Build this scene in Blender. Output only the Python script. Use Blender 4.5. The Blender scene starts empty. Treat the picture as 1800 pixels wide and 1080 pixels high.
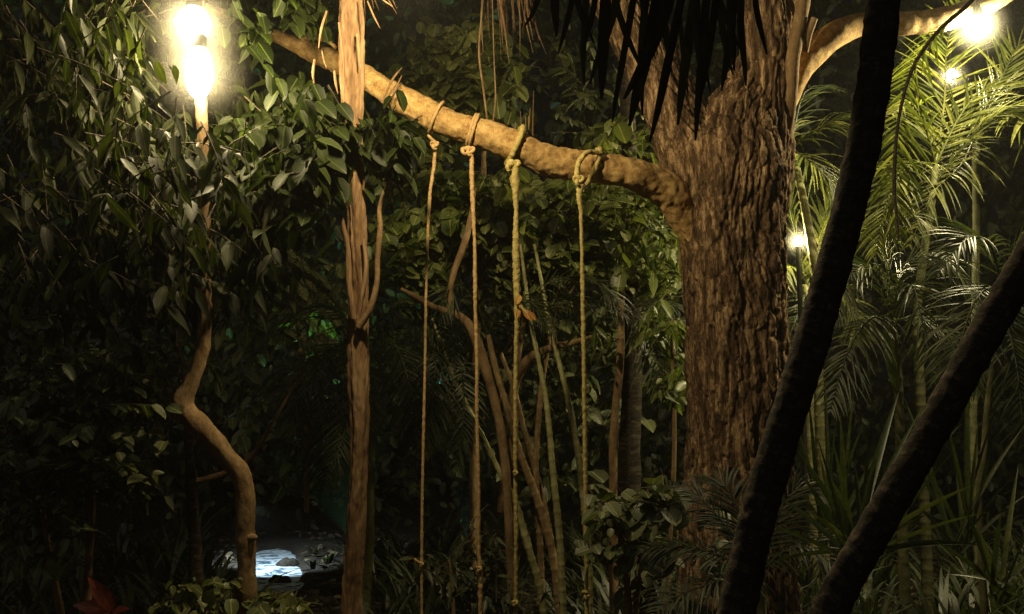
import bpy, math, random
import numpy as np
from mathutils import Vector, Matrix, noise

random.seed(7)
rng = np.random.default_rng(7)
R = math.radians
S = bpy.context.scene
COL = S.collection

# ------------------------------------------------------------------ camera
CAM = Vector((0, 0, 1.7)); PITCH = R(6.0); F = 1729.0
cd = bpy.data.cameras.new('camera'); cam = bpy.data.objects.new('camera', cd); COL.objects.link(cam)
cam.location = CAM; cam.rotation_euler = (R(90) + PITCH, 0, 0)
cd.sensor_width = 36; cd.lens = 36 * F / 1800; cd.clip_start = 0.05; cd.clip_end = 400
S.camera = cam
FW = Vector((0, math.cos(PITCH), math.sin(PITCH))); UP = Vector((0, -math.sin(PITCH), math.cos(PITCH))); RT = Vector((1, 0, 0))

# ------------------------------------------------------------------ night sky, faint added fill sun, exposure
W = bpy.data.worlds.new('World'); S.world = W; W.use_nodes = True
nt = W.node_tree; bg = nt.nodes['Background']
sky = nt.nodes.new('ShaderNodeTexSky'); sky.sky_type = 'NISHITA'; sky.sun_disc = False
sky.sun_elevation = R(25); sky.sun_rotation = R(-40)
nt.links.new(sky.outputs[0], bg.inputs[0]); bg.inputs[1].default_value = 0.0003
sl = bpy.data.lights.new('fill_sun', 'SUN'); sl.energy = 0.11; sl.angle = R(40); sl.color = (1.0, 0.95, 0.8)  # added broad fill that lifts the dim foliage, not a moon
so = bpy.data.objects.new('fill_sun', sl); COL.objects.link(so); so.rotation_euler = (R(40), 0, R(-30))
S.view_settings.view_transform = 'Standard'; S.view_settings.look = 'None'
S.view_settings.exposure = 0.0; S.view_settings.gamma = 1.0; S.view_settings.use_curve_mapping = False
S.cycles.use_denoising = True; S.cycles.use_adaptive_sampling = False
S.cycles.max_bounces = 5; S.cycles.diffuse_bounces = 3; S.cycles.glossy_bounces = 2
S.cycles.transmission_bounces = 3; S.cycles.volume_bounces = 0
S.cycles.sample_clamp_indirect = 3.0; S.cycles.caustics_reflective = False; S.cycles.caustics_refractive = False

# ------------------------------------------------------------------ helpers
def at(u, v, d):
    return CAM + d * (FW + RT * ((u - 900) / F) + UP * ((540 - v) / F))
def px(n, d): return n * d / F

def mat(name, build):
    m = bpy.data.materials.new(name); m.use_nodes = True
    n = m.node_tree.nodes; l = m.node_tree.links
    build(m.node_tree, n, l, n['Principled BSDF'], n['Material Output'])
    return m

def N(n, t, **kw):
    x = n.new(t)
    for k, v in kw.items(): setattr(x, k, v)
    return x

def ramp(n, stops):
    r = n.new('ShaderNodeValToRGB'); e = r.color_ramp.elements
    while len(e) < len(stops): e.new(0.5)
    for i, (p, c) in enumerate(stops): e[i].position = p; e[i].color = (*c, 1)
    return r

def bark_mat(name, c0, c1, c2, sc=6.0, stretch=0.25, bump=0.6, dist=0.02, rough=0.9, uv=False, lo=.34, hi=.66):
    def b(t, n, l, p, out):
        tc = N(n, 'ShaderNodeTexCoord'); mp = N(n, 'ShaderNodeMapping')
        l.new(tc.outputs['UV' if uv else 'Object'], mp.inputs[0]); mp.inputs['Scale'].default_value = (1, stretch, 1) if uv else (1, 1, stretch)
        a = N(n, 'ShaderNodeTexNoise'); a.inputs['Scale'].default_value = sc; a.inputs['Detail'].default_value = 8; a.inputs['Roughness'].default_value = 0.65
        l.new(mp.outputs[0], a.inputs[0])
        c = N(n, 'ShaderNodeTexNoise'); c.inputs['Scale'].default_value = sc * 6; c.inputs['Detail'].default_value = 6; c.inputs['Roughness'].default_value = .7
        l.new(mp.outputs[0], c.inputs[0])
        mx = N(n, 'ShaderNodeMath', operation='MULTIPLY_ADD'); l.new(a.outputs[0], mx.inputs[0]); mx.inputs[1].default_value = .65
        m2 = N(n, 'ShaderNodeMath', operation='MULTIPLY'); l.new(c.outputs[0], m2.inputs[0]); m2.inputs[1].default_value = .35
        l.new(m2.outputs[0], mx.inputs[2])
        r = ramp(n, [(lo, c0), (0.5, c1), (hi, c2)]); l.new(mx.outputs[0], r.inputs[0])
        l.new(r.outputs[0], p.inputs['Base Color']); p.inputs['Roughness'].default_value = rough
        p.inputs['Specular IOR Level'].default_value = .25
        bp = N(n, 'ShaderNodeBump'); bp.inputs['Strength'].default_value = bump; bp.inputs['Distance'].default_value = dist
        l.new(mx.outputs[0], bp.inputs['Height']); l.new(bp.outputs[0], p.inputs['Normal'])
    return mat(name, b)

def leaf_mat(name, dark, mid, light, rough=0.38, trans=0.3, veins=True, spec=.5):
    def b(t, n, l, p, out):
        oi = N(n, 'ShaderNodeObjectInfo'); ge = N(n, 'ShaderNodeNewGeometry')
        ad = N(n, 'ShaderNodeMath', operation='ADD'); l.new(oi.outputs['Random'], ad.inputs[0]); l.new(ge.outputs['Random Per Island'], ad.inputs[1])
        fr = N(n, 'ShaderNodeMath', operation='FRACT'); l.new(ad.outputs[0], fr.inputs[0])
        r = ramp(n, [(0, dark), (.55, mid), (1, light)]); l.new(fr.outputs[0], r.inputs[0])
        tc = N(n, 'ShaderNodeTexCoord')
        nz = N(n, 'ShaderNodeTexNoise'); nz.inputs['Scale'].default_value = 40; nz.inputs['Detail'].default_value = 4
        l.new(tc.outputs['Object'], nz.inputs[0])
        mr = N(n, 'ShaderNodeMapRange'); l.new(nz.outputs[0], mr.inputs[0]); mr.inputs[1].default_value = .3; mr.inputs[2].default_value = .7; mr.inputs[3].default_value = .65; mr.inputs[4].default_value = 1.3
        mu = N(n, 'ShaderNodeVectorMath', operation='SCALE'); l.new(r.outputs[0], mu.inputs[0]); l.new(mr.outputs[0], mu.inputs['Scale'])
        colour = mu.outputs[0]
        if veins:
            sx = N(n, 'ShaderNodeSeparateXYZ'); l.new(tc.outputs['UV'], sx.inputs[0])
            s1 = N(n, 'ShaderNodeMath', operation='SUBTRACT'); l.new(sx.outputs[0], s1.inputs[0]); s1.inputs[1].default_value = .5
            ab = N(n, 'ShaderNodeMath', operation='ABSOLUTE'); l.new(s1.outputs[0], ab.inputs[0])
            lt = N(n, 'ShaderNodeMath', operation='LESS_THAN'); l.new(ab.outputs[0], lt.inputs[0]); lt.inputs[1].default_value = .035
            sv = N(n, 'ShaderNodeMath', operation='MULTIPLY_ADD'); l.new(ab.outputs[0], sv.inputs[0]); sv.inputs[1].default_value = -.55; l.new(sx.outputs[1], sv.inputs[2])
            m9 = N(n, 'ShaderNodeMath', operation='MULTIPLY'); l.new(sv.outputs[0], m9.inputs[0]); m9.inputs[1].default_value = 9
            f9 = N(n, 'ShaderNodeMath', operation='FRACT'); l.new(m9.outputs[0], f9.inputs[0])
            l9 = N(n, 'ShaderNodeMath', operation='LESS_THAN'); l.new(f9.outputs[0], l9.inputs[0]); l9.inputs[1].default_value = .12
            h9 = N(n, 'ShaderNodeMath', operation='MULTIPLY'); l.new(l9.outputs[0], h9.inputs[0]); h9.inputs[1].default_value = .5
            mxv = N(n, 'ShaderNodeMath', operation='MAXIMUM'); l.new(lt.outputs[0], mxv.inputs[0]); l.new(h9.outputs[0], mxv.inputs[1])
            mc = N(n, 'ShaderNodeMix', data_type='RGBA'); l.new(mxv.outputs[0], mc.inputs[0]); l.new(colour, mc.inputs[6]); mc.inputs[7].default_value = (light[0] * 1.7, light[1] * 1.6, light[2] * 1.5, 1)
            colour = mc.outputs[2]
            bp = N(n, 'ShaderNodeBump'); bp.inputs['Strength'].default_value = .35; bp.inputs['Distance'].default_value = .004; bp.invert = True
            l.new(mxv.outputs[0], bp.inputs['Height']); l.new(bp.outputs[0], p.inputs['Normal'])
        l.new(colour, p.inputs['Base Color']); p.inputs['Roughness'].default_value = rough
        p.inputs['Specular IOR Level'].default_value = spec
        tr = N(n, 'ShaderNodeBsdfTranslucent')
        sc = N(n, 'ShaderNodeVectorMath', operation='MULTIPLY'); l.new(colour, sc.inputs[0]); sc.inputs[1].default_value = (1.5, 1.7, .7)
        l.new(sc.outputs[0], tr.inputs[0])
        ms = N(n, 'ShaderNodeMixShader'); ms.inputs[0].default_value = trans
        l.new(p.outputs[0], ms.inputs[1]); l.new(tr.outputs[0], ms.inputs[2]); l.new(ms.outputs[0], out.inputs['Surface'])
    return mat(name, b)

def plain_mat(name, col, rough=.6, emit=0, ecol=None, metal=0):
    def b(t, n, l, p, out):
        p.inputs['Base Color'].default_value = (*col, 1); p.inputs['Roughness'].default_value = rough; p.inputs['Metallic'].default_value = metal
        if emit:
            p.inputs['Emission Color'].default_value = (*(ecol or col), 1); p.inputs['Emission Strength'].default_value = emit
        else:
            nz = N(n, 'ShaderNodeTexNoise'); nz.inputs['Scale'].default_value = 30; nz.inputs['Detail'].default_value = 5
            r = ramp(n, [(.3, tuple(c * .6 for c in col)), (.7, tuple(min(1, c * 1.3) for c in col))]); l.new(nz.outputs[0], r.inputs[0]); l.new(r.outputs[0], p.inputs['Base Color'])
    return mat(name, b)

class MB:
    """collects geometry in world coordinates"""
    def __init__(s): s.V = []; s.Fc = []; s.UV = []; s.n = 0
    def add(s, V, Fq, UV=None):
        V = np.asarray(V, float); Fq = np.asarray(Fq, int)
        s.V.append(V); s.Fc.append(Fq + s.n); s.n += len(V)
        s.UV.append(np.asarray(UV, float) if UV is not None else np.zeros((len(V), 2)))
    def mesh(s, name, m, smooth=True):
        me = bpy.data.meshes.new(name)
        V = np.concatenate(s.V); UV = np.concatenate(s.UV)
        Fl = [f for F_ in s.Fc for f in F_.tolist()]
        me.from_pydata(V.tolist(), [], Fl)
        li = np.empty(len(me.loops), np.int32); me.loops.foreach_get('vertex_index', li)
        uv = me.uv_layers.new(name='UVMap'); uv.data.foreach_set('uv', UV[li].astype(np.float32).ravel())
        if smooth: me.polygons.foreach_set('use_smooth', [True] * len(me.polygons))
        me.materials.append(m); me.update()
        return me

def link(name, me, parent=None, kind=None, label=None):
    o = bpy.data.objects.new(name, me); COL.objects.link(o)
    if parent is not None:
        o.parent = parent
        if parent.type == 'EMPTY': o.matrix_parent_inverse = Matrix.Translation(-parent.location)
    if kind: o['kind'] = kind
    if label: o['label'] = label
    return o

def build(mb, name, m, parent=None, kind=None, smooth=True, label=None):
    return link(name, mb.mesh(name, m, smooth), parent, kind, label)

def tag(o, label, cat=None, group=None, kind=None):
    o['label'] = label
    if cat: o['category'] = cat
    if group: o['group'] = group
    if kind: o['kind'] = kind
    return o

def thing(name, label, cat, loc, group=None):
    o = bpy.data.objects.new(name, None); COL.objects.link(o); o.location = loc; o.empty_display_size = .1
    return tag(o, label, cat, group)

def resample(pts, step):
    """catmull-rom through rows of (x,y,z,r)"""
    P = np.asarray(pts, float); P = np.vstack([2 * P[0] - P[1], P, 2 * P[-1] - P[-2]])
    out = []
    for i in range(1, len(P) - 2):
        a, b, c, d = P[i - 1], P[i], P[i + 1], P[i + 2]
        k = max(1, int(np.linalg.norm(c[:3] - b[:3]) / step))
        for j in range(k):
            t = j / k
            out.append(.5 * ((2 * b) + (c - a) * t + (2 * a - 5 * b + 4 * c - d) * t * t + (3 * b - a - 3 * c + d) * t ** 3))
    out.append(P[-2]); return np.array(out)

def tube(mb, pts, seg=12, step=.05, disp=None, cap=True, closed=False):
    C = resample(pts, step); n = len(C)
    T = np.gradient(C[:, :3], axis=0); T /= np.maximum(np.linalg.norm(T, axis=1, keepdims=True), 1e-9)
    t = T[0]; a = np.array([0, -1.0, 0.05]); a -= t * a.dot(t); a /= np.linalg.norm(a)
    V = []; UV = []; s = 0
    for i in range(n):
        if i: s += np.linalg.norm(C[i, :3] - C[i - 1, :3])
        t = T[i]; a = a - t * a.dot(t); a /= np.linalg.norm(a); b = np.cross(t, a)
        for j in range(seg):
            th = 2 * math.pi * j / seg; r = max(C[i, 3], .0005)
            dr = a * math.cos(th) + b * math.sin(th)
            if disp: r = r + disp(th, s, C[i, :3] + dr * r, r)
            V.append(C[i, :3] + dr * r); UV.append((j / seg, s))
    Fq = []
    for i in range(n - 1):
        for j in range(seg):
            k = (j + 1) % seg
            Fq.append((i * seg + j, i * seg + k, (i + 1) * seg + k, (i + 1) * seg + j))
    mb.add(V, Fq, UV)
    if cap:
        for i in (0, n - 1):
            c = C[i, :3]; base = [V[i * seg + j] for j in range(seg)]
            VV = [c] + base; FF = [(0, 1 + j, 1 + (j + 1) % seg) for j in range(seg)] if i else [(0, 1 + (j + 1) % seg, 1 + j) for j in range(seg)]
            mb.add(VV, FF, [(0, 0)] * len(VV))

def curve(rows):
    """rows of (u, v, depth, half width in photo px) -> metres"""
    return [(*at(u, v, d), px(h, d)) for u, v, d, h in rows]

def knobbly(amp=.15, sc=6.0, z=0.35):
    def f(th, s, p, r):
        q = Vector((p[0] * sc, p[1] * sc, p[2] * sc * z))
        return r * amp * (noise.noise(q) * 1.2 + .5 * noise.noise(q * 3.1) + .25 * noise.noise(q * 7))
    return f

def ringed(period=.07, amp=.05):
    def f(th, s, p, r):
        k = (s / period + .12 * noise.noise(Vector((p[0] * 7, p[1] * 7, p[2] * 2)))) % 1
        return r * (amp * (1.8 * math.exp(-((k - .5) / .13) ** 2) - .4) + .05 * noise.noise(Vector(p) * 9))
    return f

# ------------------------------------------------------------------ materials
M = {}
M['bark_big'] = bark_mat('furrowed_bark', (.035, .02, .011), (.15, .088, .044), (.62, .42, .23), sc=24, stretch=.15, bump=1.0, dist=.03, lo=.4, hi=.62)
M['bark_branch'] = bark_mat('smooth_mottled_bark', (.15, .075, .028), (.5, .31, .115), (.8, .57, .26), sc=20, stretch=.9, bump=.9, dist=.014)
M['bark_brown'] = bark_mat('brown_fibrous_bark', (.085, .045, .022), (.26, .155, .078), (.46, .31, .17), sc=16, stretch=.14, bump=.9, dist=.012)
M['bark_grey'] = bark_mat('knotty_grey_bark', (.10, .06, .028), (.26, .165, .08), (.42, .29, .16), sc=10, stretch=.6, bump=.9, dist=.014)
M['palm_dark'] = bark_mat('dark_ringed_palm_bark', (.008, .007, .005), (.036, .028, .019), (.17, .13, .09), sc=3.2, stretch=9, bump=1, dist=.008, uv=True)
M['palm_stem'] = bark_mat('pale_green_palm_stem', (.14, .13, .055), (.3, .29, .12), (.5, .47, .25), sc=10, stretch=.9, bump=.4, dist=.006, rough=.55)
M['stem_olive'] = bark_mat('olive_palm_stem', (.05, .052, .02), (.12, .12, .05), (.24, .23, .11), sc=10, stretch=.9, bump=.4, dist=.006, rough=.6)
M['frond_shade'] = leaf_mat('shaded_palm_frond', (.012, .017, .007), (.024, .03, .013), (.045, .05, .022), rough=.55, trans=.15, veins=False, spec=.2)  # darker frond copy; dimness of the low palm put into its colour
M['stem_brown'] = bark_mat('brown_thin_stem', (.09, .06, .03), (.24, .16, .075), (.4, .28, .15), sc=14, stretch=.6, bump=.6, dist=.006)
M['twig'] = plain_mat('dark_twig', (.06, .04, .022), .8)
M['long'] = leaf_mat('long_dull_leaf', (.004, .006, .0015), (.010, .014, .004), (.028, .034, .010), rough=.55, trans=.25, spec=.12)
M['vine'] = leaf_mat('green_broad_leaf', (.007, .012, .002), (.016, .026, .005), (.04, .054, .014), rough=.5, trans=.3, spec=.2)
M['round'] = leaf_mat('round_small_leaf', (.05, .068, .018), (.10, .125, .036), (.22, .23, .08), rough=.36, trans=.25)
M['lit'] = leaf_mat('yellow_green_leaf', (.05, .08, .015), (.10, .14, .03), (.2, .22, .07), rough=.36, trans=.35)
M['dim'] = leaf_mat('dim_bush_leaf', (.02, .03, .012), (.04, .05, .022), (.08, .09, .04), rough=.42, trans=.2)
M['bush'] = leaf_mat('olive_bush_leaf', (.04, .055, .02), (.08, .10, .04), (.16, .17, .075), rough=.45, trans=.25)
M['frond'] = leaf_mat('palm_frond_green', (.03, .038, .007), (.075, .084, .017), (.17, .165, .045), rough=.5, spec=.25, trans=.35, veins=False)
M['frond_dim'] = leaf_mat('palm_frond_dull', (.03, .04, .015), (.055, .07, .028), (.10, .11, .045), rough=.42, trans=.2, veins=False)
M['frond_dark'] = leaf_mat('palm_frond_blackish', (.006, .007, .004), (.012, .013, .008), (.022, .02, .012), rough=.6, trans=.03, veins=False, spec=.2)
M['dry'] = leaf_mat('dried_brown_frond', (.12, .06, .02), (.2, .11, .045), (.3, .19, .09), rough=.7, trans=.2, veins=False)
M['blade'] = leaf_mat('sword_leaf', (.03, .045, .018), (.06, .08, .03), (.12, .13, .05), rough=.4, trans=.15, veins=False)
M['red'] = leaf_mat('red_leaf', (.15, .025, .014), (.24, .04, .022), (.32, .07, .04), rough=.4, trans=.3)
M['orange_leaf'] = leaf_mat('dead_orange_leaf', (.3, .12, .02), (.45, .2, .04), (.5, .28, .06), rough=.6, trans=.3)
M['rope_o'] = bark_mat('orange_rope_fibre', (.34, .2, .08), (.58, .38, .165), (.75, .54, .28), sc=60, stretch=1, bump=.5, dist=.002)
M['rope_y'] = bark_mat('yellow_rope_fibre', (.26, .19, .05), (.48, .38, .13), (.66, .56, .25), sc=60, stretch=1, bump=.5, dist=.002)
M['soil'] = bark_mat('damp_soil', (.012, .009, .006), (.03, .022, .014), (.06, .045, .03), sc=4, stretch=1, bump=1, dist=.05)
M['litter'] = leaf_mat('fallen_leaf', (.04, .025, .012), (.09, .06, .03), (.18, .13, .07), rough=.7, trans=.1, veins=False)
M['metal'] = plain_mat('black_lamp_metal', (.02, .02, .02), .5)
M['stone'] = bark_mat('pale_pool_stone', (.3, .31, .32), (.45, .46, .47), (.6, .6, .6), sc=6, stretch=1, bump=.5, dist=.03, rough=.7)

# ------------------------------------------------------------------ leaf templates
def leaf_template(kind):
    rows = {'long': [(0, .06), (.12, .5), (.35, .95), (.6, .9), (.85, .4), (1, .02)],
            'oval': [(0, .1), (.12, .75), (.4, 1), (.7, .85), (.9, .4), (1, .03)],
            'round': [(0, .2), (.1, .75), (.35, 1), (.65, .98), (.9, .6), (1, .1)]}[kind]
    asp = {'long': .165, 'oval': .3, 'round': .42}[kind]
    V = []; UV = []; Fq = []
    for i, (t, w) in enumerate(rows):
        sag = -.18 * t * t
        for s_ in (-1, 0, 1):
            V.append((s_ * w * asp, t, sag + (.0 if s_ == 0 else .10 * w * (asp / .3)) + .02 * math.sin(9 * t + s_)))
            UV.append((.5 + .5 * s_ * w, t))
    for i in range(len(rows) - 1):
        for k in (0, 1):
            a = i * 3 + k; Fq.append((a, a + 1, a + 4, a + 3))
    return np.array(V), np.array(Fq), np.array(UV)
TPL = {k: leaf_template(k) for k in ('long', 'oval', 'round')}

def frame(d, up):
    d = d / np.linalg.norm(d); x = np.cross(d, up); nx = np.linalg.norm(x)
    x = np.array([1.0, 0, 0]) if nx < 1e-4 else x / nx
    z = np.cross(x, d); return np.stack([x, d, z], axis=1)    # columns

def screen(p):
    v = Vector(p) - CAM; d = v.dot(FW)
    return (900 + F * v.dot(RT) / max(d, .01), 540 - F * v.dot(UP) / max(d, .01), d)

LEAF_DATA = {}
def place_leaves(items, kind, m, parent, singles=300, mname='leaf', stuff='foliage'):
    """items: (pos, 3x3 frame, scale). the ones that show largest become single leaves, the rest one joined part"""
    V, Fq, UV = TPL[kind]
    def size(it):
        u, v, d = screen(it[0])
        return (it[2] / d) if (-30 < u < 1830 and -30 < v < 1110 and d > .3) else 0
    items = sorted(items, key=size, reverse=True)
    one, rest = items[:singles], items[singles:]
    key = (kind, m.name)
    if key not in LEAF_DATA:
        b = MB(); b.add(V, Fq, UV); LEAF_DATA[key] = b.mesh(mname, m)
    me = LEAF_DATA[key]; inv = Matrix.Translation(-parent.location)
    for p, Fr, s in one:
        o = bpy.data.objects.new(mname, me); COL.objects.link(o); o.parent = parent; o.matrix_parent_inverse = inv
        mw = Matrix.Identity(4)
        for i in range(3):
            for j in range(3): mw[i][j] = Fr[i, j] * s
            mw[i][3] = p[i]
        o.matrix_basis = mw
    if rest:
        b = MB()
        Vs = np.concatenate([(Fr @ (V * s).T).T + p for p, Fr, s in rest])
        n = len(V); Fs = np.concatenate([Fq + i * n for i in range(len(rest))]); b.add(Vs, Fs, np.tile(UV, (len(rest), 1)))
        build(b, stuff, m, parent, kind='stuff')

def twigs(regions, n, leaf_size, per=10, length=.5, droop=.6, dirn=(0, 0, -.3), twig_mb=None, spread=1.0, keep=None):
    """regions: (u, v, ru, rv, d0, d1, weight). returns leaves on drooping twigs"""
    w = np.array([r[6] for r in regions], float); w /= w.sum(); out = []
    for _ in range(n):
        r = regions[rng.choice(len(regions), p=w)]
        while True:
            a, b = rng.uniform(-1, 1, 2)
            if a * a + b * b < 1: break
        p = np.array(at(r[0] + a * r[2], r[1] + b * r[3], rng.uniform(r[4], r[5])))
        d = np.array([rng.normal() * .8, rng.normal() * .8 - .15, rng.normal() * .4]) + np.array(dirn)
        d /= np.linalg.norm(d); L = length * rng.uniform(.6, 1.3); q = p - d * L * .5; pts = []
        for i in range(per):
            t = i / (per - 1); pts.append((*q, .0035 * (1.2 - t)))
            if i > 0:
                side = np.cross(d, [0, 0, 1]); side /= max(np.linalg.norm(side), 1e-3)
                sg = 1 if i % 2 else -1
                ld = d * .7 + side * sg * .8 * spread + np.array([0, 0, -droop]) + rng.normal(size=3) * .28
                up = np.array([rng.normal() * .35, rng.normal() * .35 - .35, 1.0])
                if keep is None or keep(q): out.append((q.copy(), frame(ld, up), leaf_size * rng.choice([.45, .7, .9, 1.1, 1.4]) * rng.uniform(.85, 1.15)))
            q = q + d * L / per; d = d + np.array([0, 0, -.05 * droop]); d /= np.linalg.norm(d)
        if twig_mb is not None and (keep is None or all(keep(np.array(pp[:3])) for pp in pts[::3])): tube(twig_mb, pts[::3] + [pts[-1]] if (per - 1) % 3 else pts[::3], seg=4, step=9, cap=False)
    return out

# ------------------------------------------------------------------ palm frond
def frond(mb, rows, leaf_len=.45, n=46, width=.016, droop=.5, fan=.9, nrm=(0, -.4, 1), rad=.012, jit=.12, one_side=0, start=.1):
    pts = [(*p, 0) for p in [at(u, v, d) for u, v, d in rows]]
    C = resample(pts, .03)[:, :3]; k = len(C)
    tp = [(*C[i], rad * (1.15 - i / k)) for i in range(0, k, 4)] + [(*C[-1], rad * .15)]
    tube(mb, tp, seg=6, step=.08, cap=False)
    T = np.gradient(C, axis=0); T /= np.linalg.norm(T, axis=1, keepdims=True)
    nrm = np.array(nrm, float); nrm /= np.linalg.norm(nrm)
    for i in range(n):
        f = start + (1 - start) * i / (n - 1); idx = min(int(f * (k - 1)), k - 1); p = C[idx]; t = T[idx]
        sd = np.cross(t, nrm); sd /= max(np.linalg.norm(sd), 1e-3); up = np.cross(sd, t)
        L0 = leaf_len * (math.sin(math.pi * min(1, .18 + .8 * f)) ** .6)
        for sg in (-1, 1):
            if one_side and sg != one_side: continue
            L = L0 * rng.uniform(.8, 1.15)
            d = sd * sg * fan * rng.uniform(.75, 1.2) + t * (.45 + .7 * f) + up * rng.normal() * .12 + rng.normal(size=3) * jit
            d /= np.linalg.norm(d); q = p.copy(); w0 = width * rng.uniform(.75, 1.2)
            V = []; UV = []; Fq = []; ns = 5
            for s in range(ns + 1):
                a = s / ns; w = w0 * (.5 if s == 0 else (1 - a ** 2.2)) + .0006
                x = np.cross(d, up + .001); x /= max(np.linalg.norm(x), 1e-3); z = np.cross(x, d)
                V += [q - x * w * .5 + z * w * .18, q, q + x * w * .5 + z * w * .18]; UV += [(0, a), (.5, a), (1, a)]
                q = q + d * L / ns; d = d + np.array([0, 0, -1]) * droop * .3 * (.4 + a); d /= np.linalg.norm(d)
            for s in range(ns):
                for c in (0, 1):
                    e = s * 3 + c; Fq.append((e, e + 1, e + 4, e + 3))
            mb.add(V, Fq, UV)

def palm_crown(parent, u, v, d, nf, length, m, up=.6, leaf_len=.4, droop=.5, width=.016, a0=0, a1=360, n=40, hang=.9):
    c = at(u, v, d)
    for i in range(nf):
        az = R(a0 + (a1 - a0) * (i + rng.uniform(-.3, .3)) / max(nf, 1)); L = length * rng.uniform(.75, 1.15); el = up * rng.uniform(.5, 1.4)
        h = Vector((math.cos(az), math.sin(az), 0)); rows = []
        for k in range(5):
            t = k / 4
            rows.append(c + h * L * t * (1 - .15 * t) + Vector((0, 0, 1)) * L * (el * t * 1.2 - hang * t * t))
        mb = MB(); frond(mb, [screen(r) for r in rows], leaf_len, n, width, droop, nrm=(0, 0, 1)); build(mb, 'frond', m, parent)

# ================================================================== SETTING
def pit(x, y):   # hollow that holds the lit water
    if abs(y - 11.3) > 5 or abs(x + 2.7) > 2.5: return 0
    w = .2 + .05 * noise.noise(Vector((x * 2, y * 1.7, 3)))
    return math.exp(-((x + .2354 * y) / w) ** 2 - ((y - 11.3) / 1.5) ** 4)
g = MB(); n = 380; xs = np.linspace(-1, 1, n)
xs = np.sign(xs) * np.abs(xs) ** 2.0 * 60
V = []; 
for y in xs:
    for x in xs:
        V.append((x, y + 8, -.03 + (.06 * noise.noise(Vector((x * .6, y * .6, 0))) + .02 * noise.noise(Vector((x * 3, y * 3, 4)))) * (1 - pit(x, y + 8)) - .26 * pit(x, y + 8)))
g.add(V, [(j * n + i, j * n + i + 1, (j + 1) * n + i + 1, (j + 1) * n + i) for j in range(n - 1) for i in range(n - 1)])
ground = build(g, 'ground', M['soil'], kind='structure'); ground['label'] = 'dark damp soil under the trees'

b = MB(); Vt, Ft, Ut = TPL['oval']; items = []
for _ in range(5000):
    x = rng.uniform(-5, 5); y = rng.uniform(3, 14); s = rng.uniform(.05, .13)
    d_ = np.array([rng.normal(), rng.normal(), rng.normal() * .15]); Fr = frame(d_, np.array([rng.normal() * .3, rng.normal() * .3, 1]))
    if abs(x + .2354 * y) < .33 and 8.5 < y < 13.6: continue
    b.add((Fr @ (Vt * s).T).T + np.array([x, y, .06 * noise.noise(Vector((x * .6, (y - 8) * .6, 0))) + .01]), Ft, Ut)
tag(build(b, 'leaf_litter', M['litter'], kind='stuff'), 'fallen leaves scattered over the dark soil')

# ================================================================== MAIN TREE
base = at(1292, 900, 6.5); base.z = 0
tree = thing('broad_tree', 'broad old tree with furrowed brown bark whose long branch carries the ropes', 'tree', base)
def furrow(amp, lobes=.06, twist=.5, k=19.0):
    def f(th, s, p, r):
        th2 = th + twist * s * .5
        w1 = noise.noise(Vector((p[0] * 2.6, p[1] * 2.6, p[2] * 1.7))); w2 = noise.noise(Vector((p[0] * 7, p[1] * 7, p[2] * 4 + 9)))
        q = Vector((math.cos(th2) * r * k + 1.6 * w1 + .5 * w2, math.sin(th2) * r * k - 1.2 * w1, p[2] * k * .2 + .9 * w2))
        dist, pts = noise.voronoi(q)
        e = dist[1] - dist[0]
        h = noise.cell(pts[0] * 3.7)
        q2 = Vector((math.cos(th2) * r * k * 2.7 + 2 * w2, math.sin(th2) * r * k * 2.7, p[2] * k * .8)); d2, p2 = noise.voronoi(q2)
        fine = noise.fractal(Vector((p[0] * 30, p[1] * 30, p[2] * 16)), .8, 2.1, 3)
        big = lobes * (math.cos(3 * th2 + .7) + .6 * math.cos(5 * th2 + 2 * math.sin(p[2] * 1.3))) + .05 * w1
        return r * big - amp * math.exp(-e / .16) + amp * .55 * (h - .5) + amp * .28 * min(1, (d2[1] - d2[0]) * 3) + amp * .2 * (noise.cell(p2[0] * 2.3) - .5) + amp * .16 * fine
    return f
d = 6.5
b = MB(); foot = base
rows = [(foot.x + .02, foot.y, -.1, .50), (foot.x, foot.y, .25, .42)] + curve([(1295, 900, d, 100), (1295, 780, d, 91), (1293, 640, d, 91), (1288, 520, d, 90), (1284, 420, d, 91), (1284, 330, d, 95), (1288, 270, d, 88), (1304, 205, d, 68), (1326, 145, d, 48), (1342, 80, d, 34), (1350, 20, d, 20)])
tube(b, rows, seg=260, step=.011, disp=furrow(.026)); build(b, 'trunk', M['bark_big'], tree)
b = MB(); tube(b, curve([(1320, 380, d, 60), (1338, 280, d, 56), (1345, 180, d, 54), (1350, 90, d, 54), (1352, -10, d, 53), (1356, -140, d, 50), (1362, -420, d + .1, 40), (1350, -800, d + .2, 18)]), seg=150, step=.013, disp=furrow(.022, .04)); build(b, 'limb', M['bark_big'], tree)
b = MB(); tube(b, curve([(1275, 470, d, 50), (1250, 380, d, 66), (1222, 290, d, 64), (1188, 210, d + .03, 56), (1150, 120, d + .1, 54), (1100, 20, d + .15, 52), (1050, -90, d + .2, 48), (960, -300, d + .3, 36), (900, -600, d + .4, 14)]), seg=150, step=.013, disp=furrow(.022, .05)); build(b, 'limb', M['bark_big'], tree)
b = MB()
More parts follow.
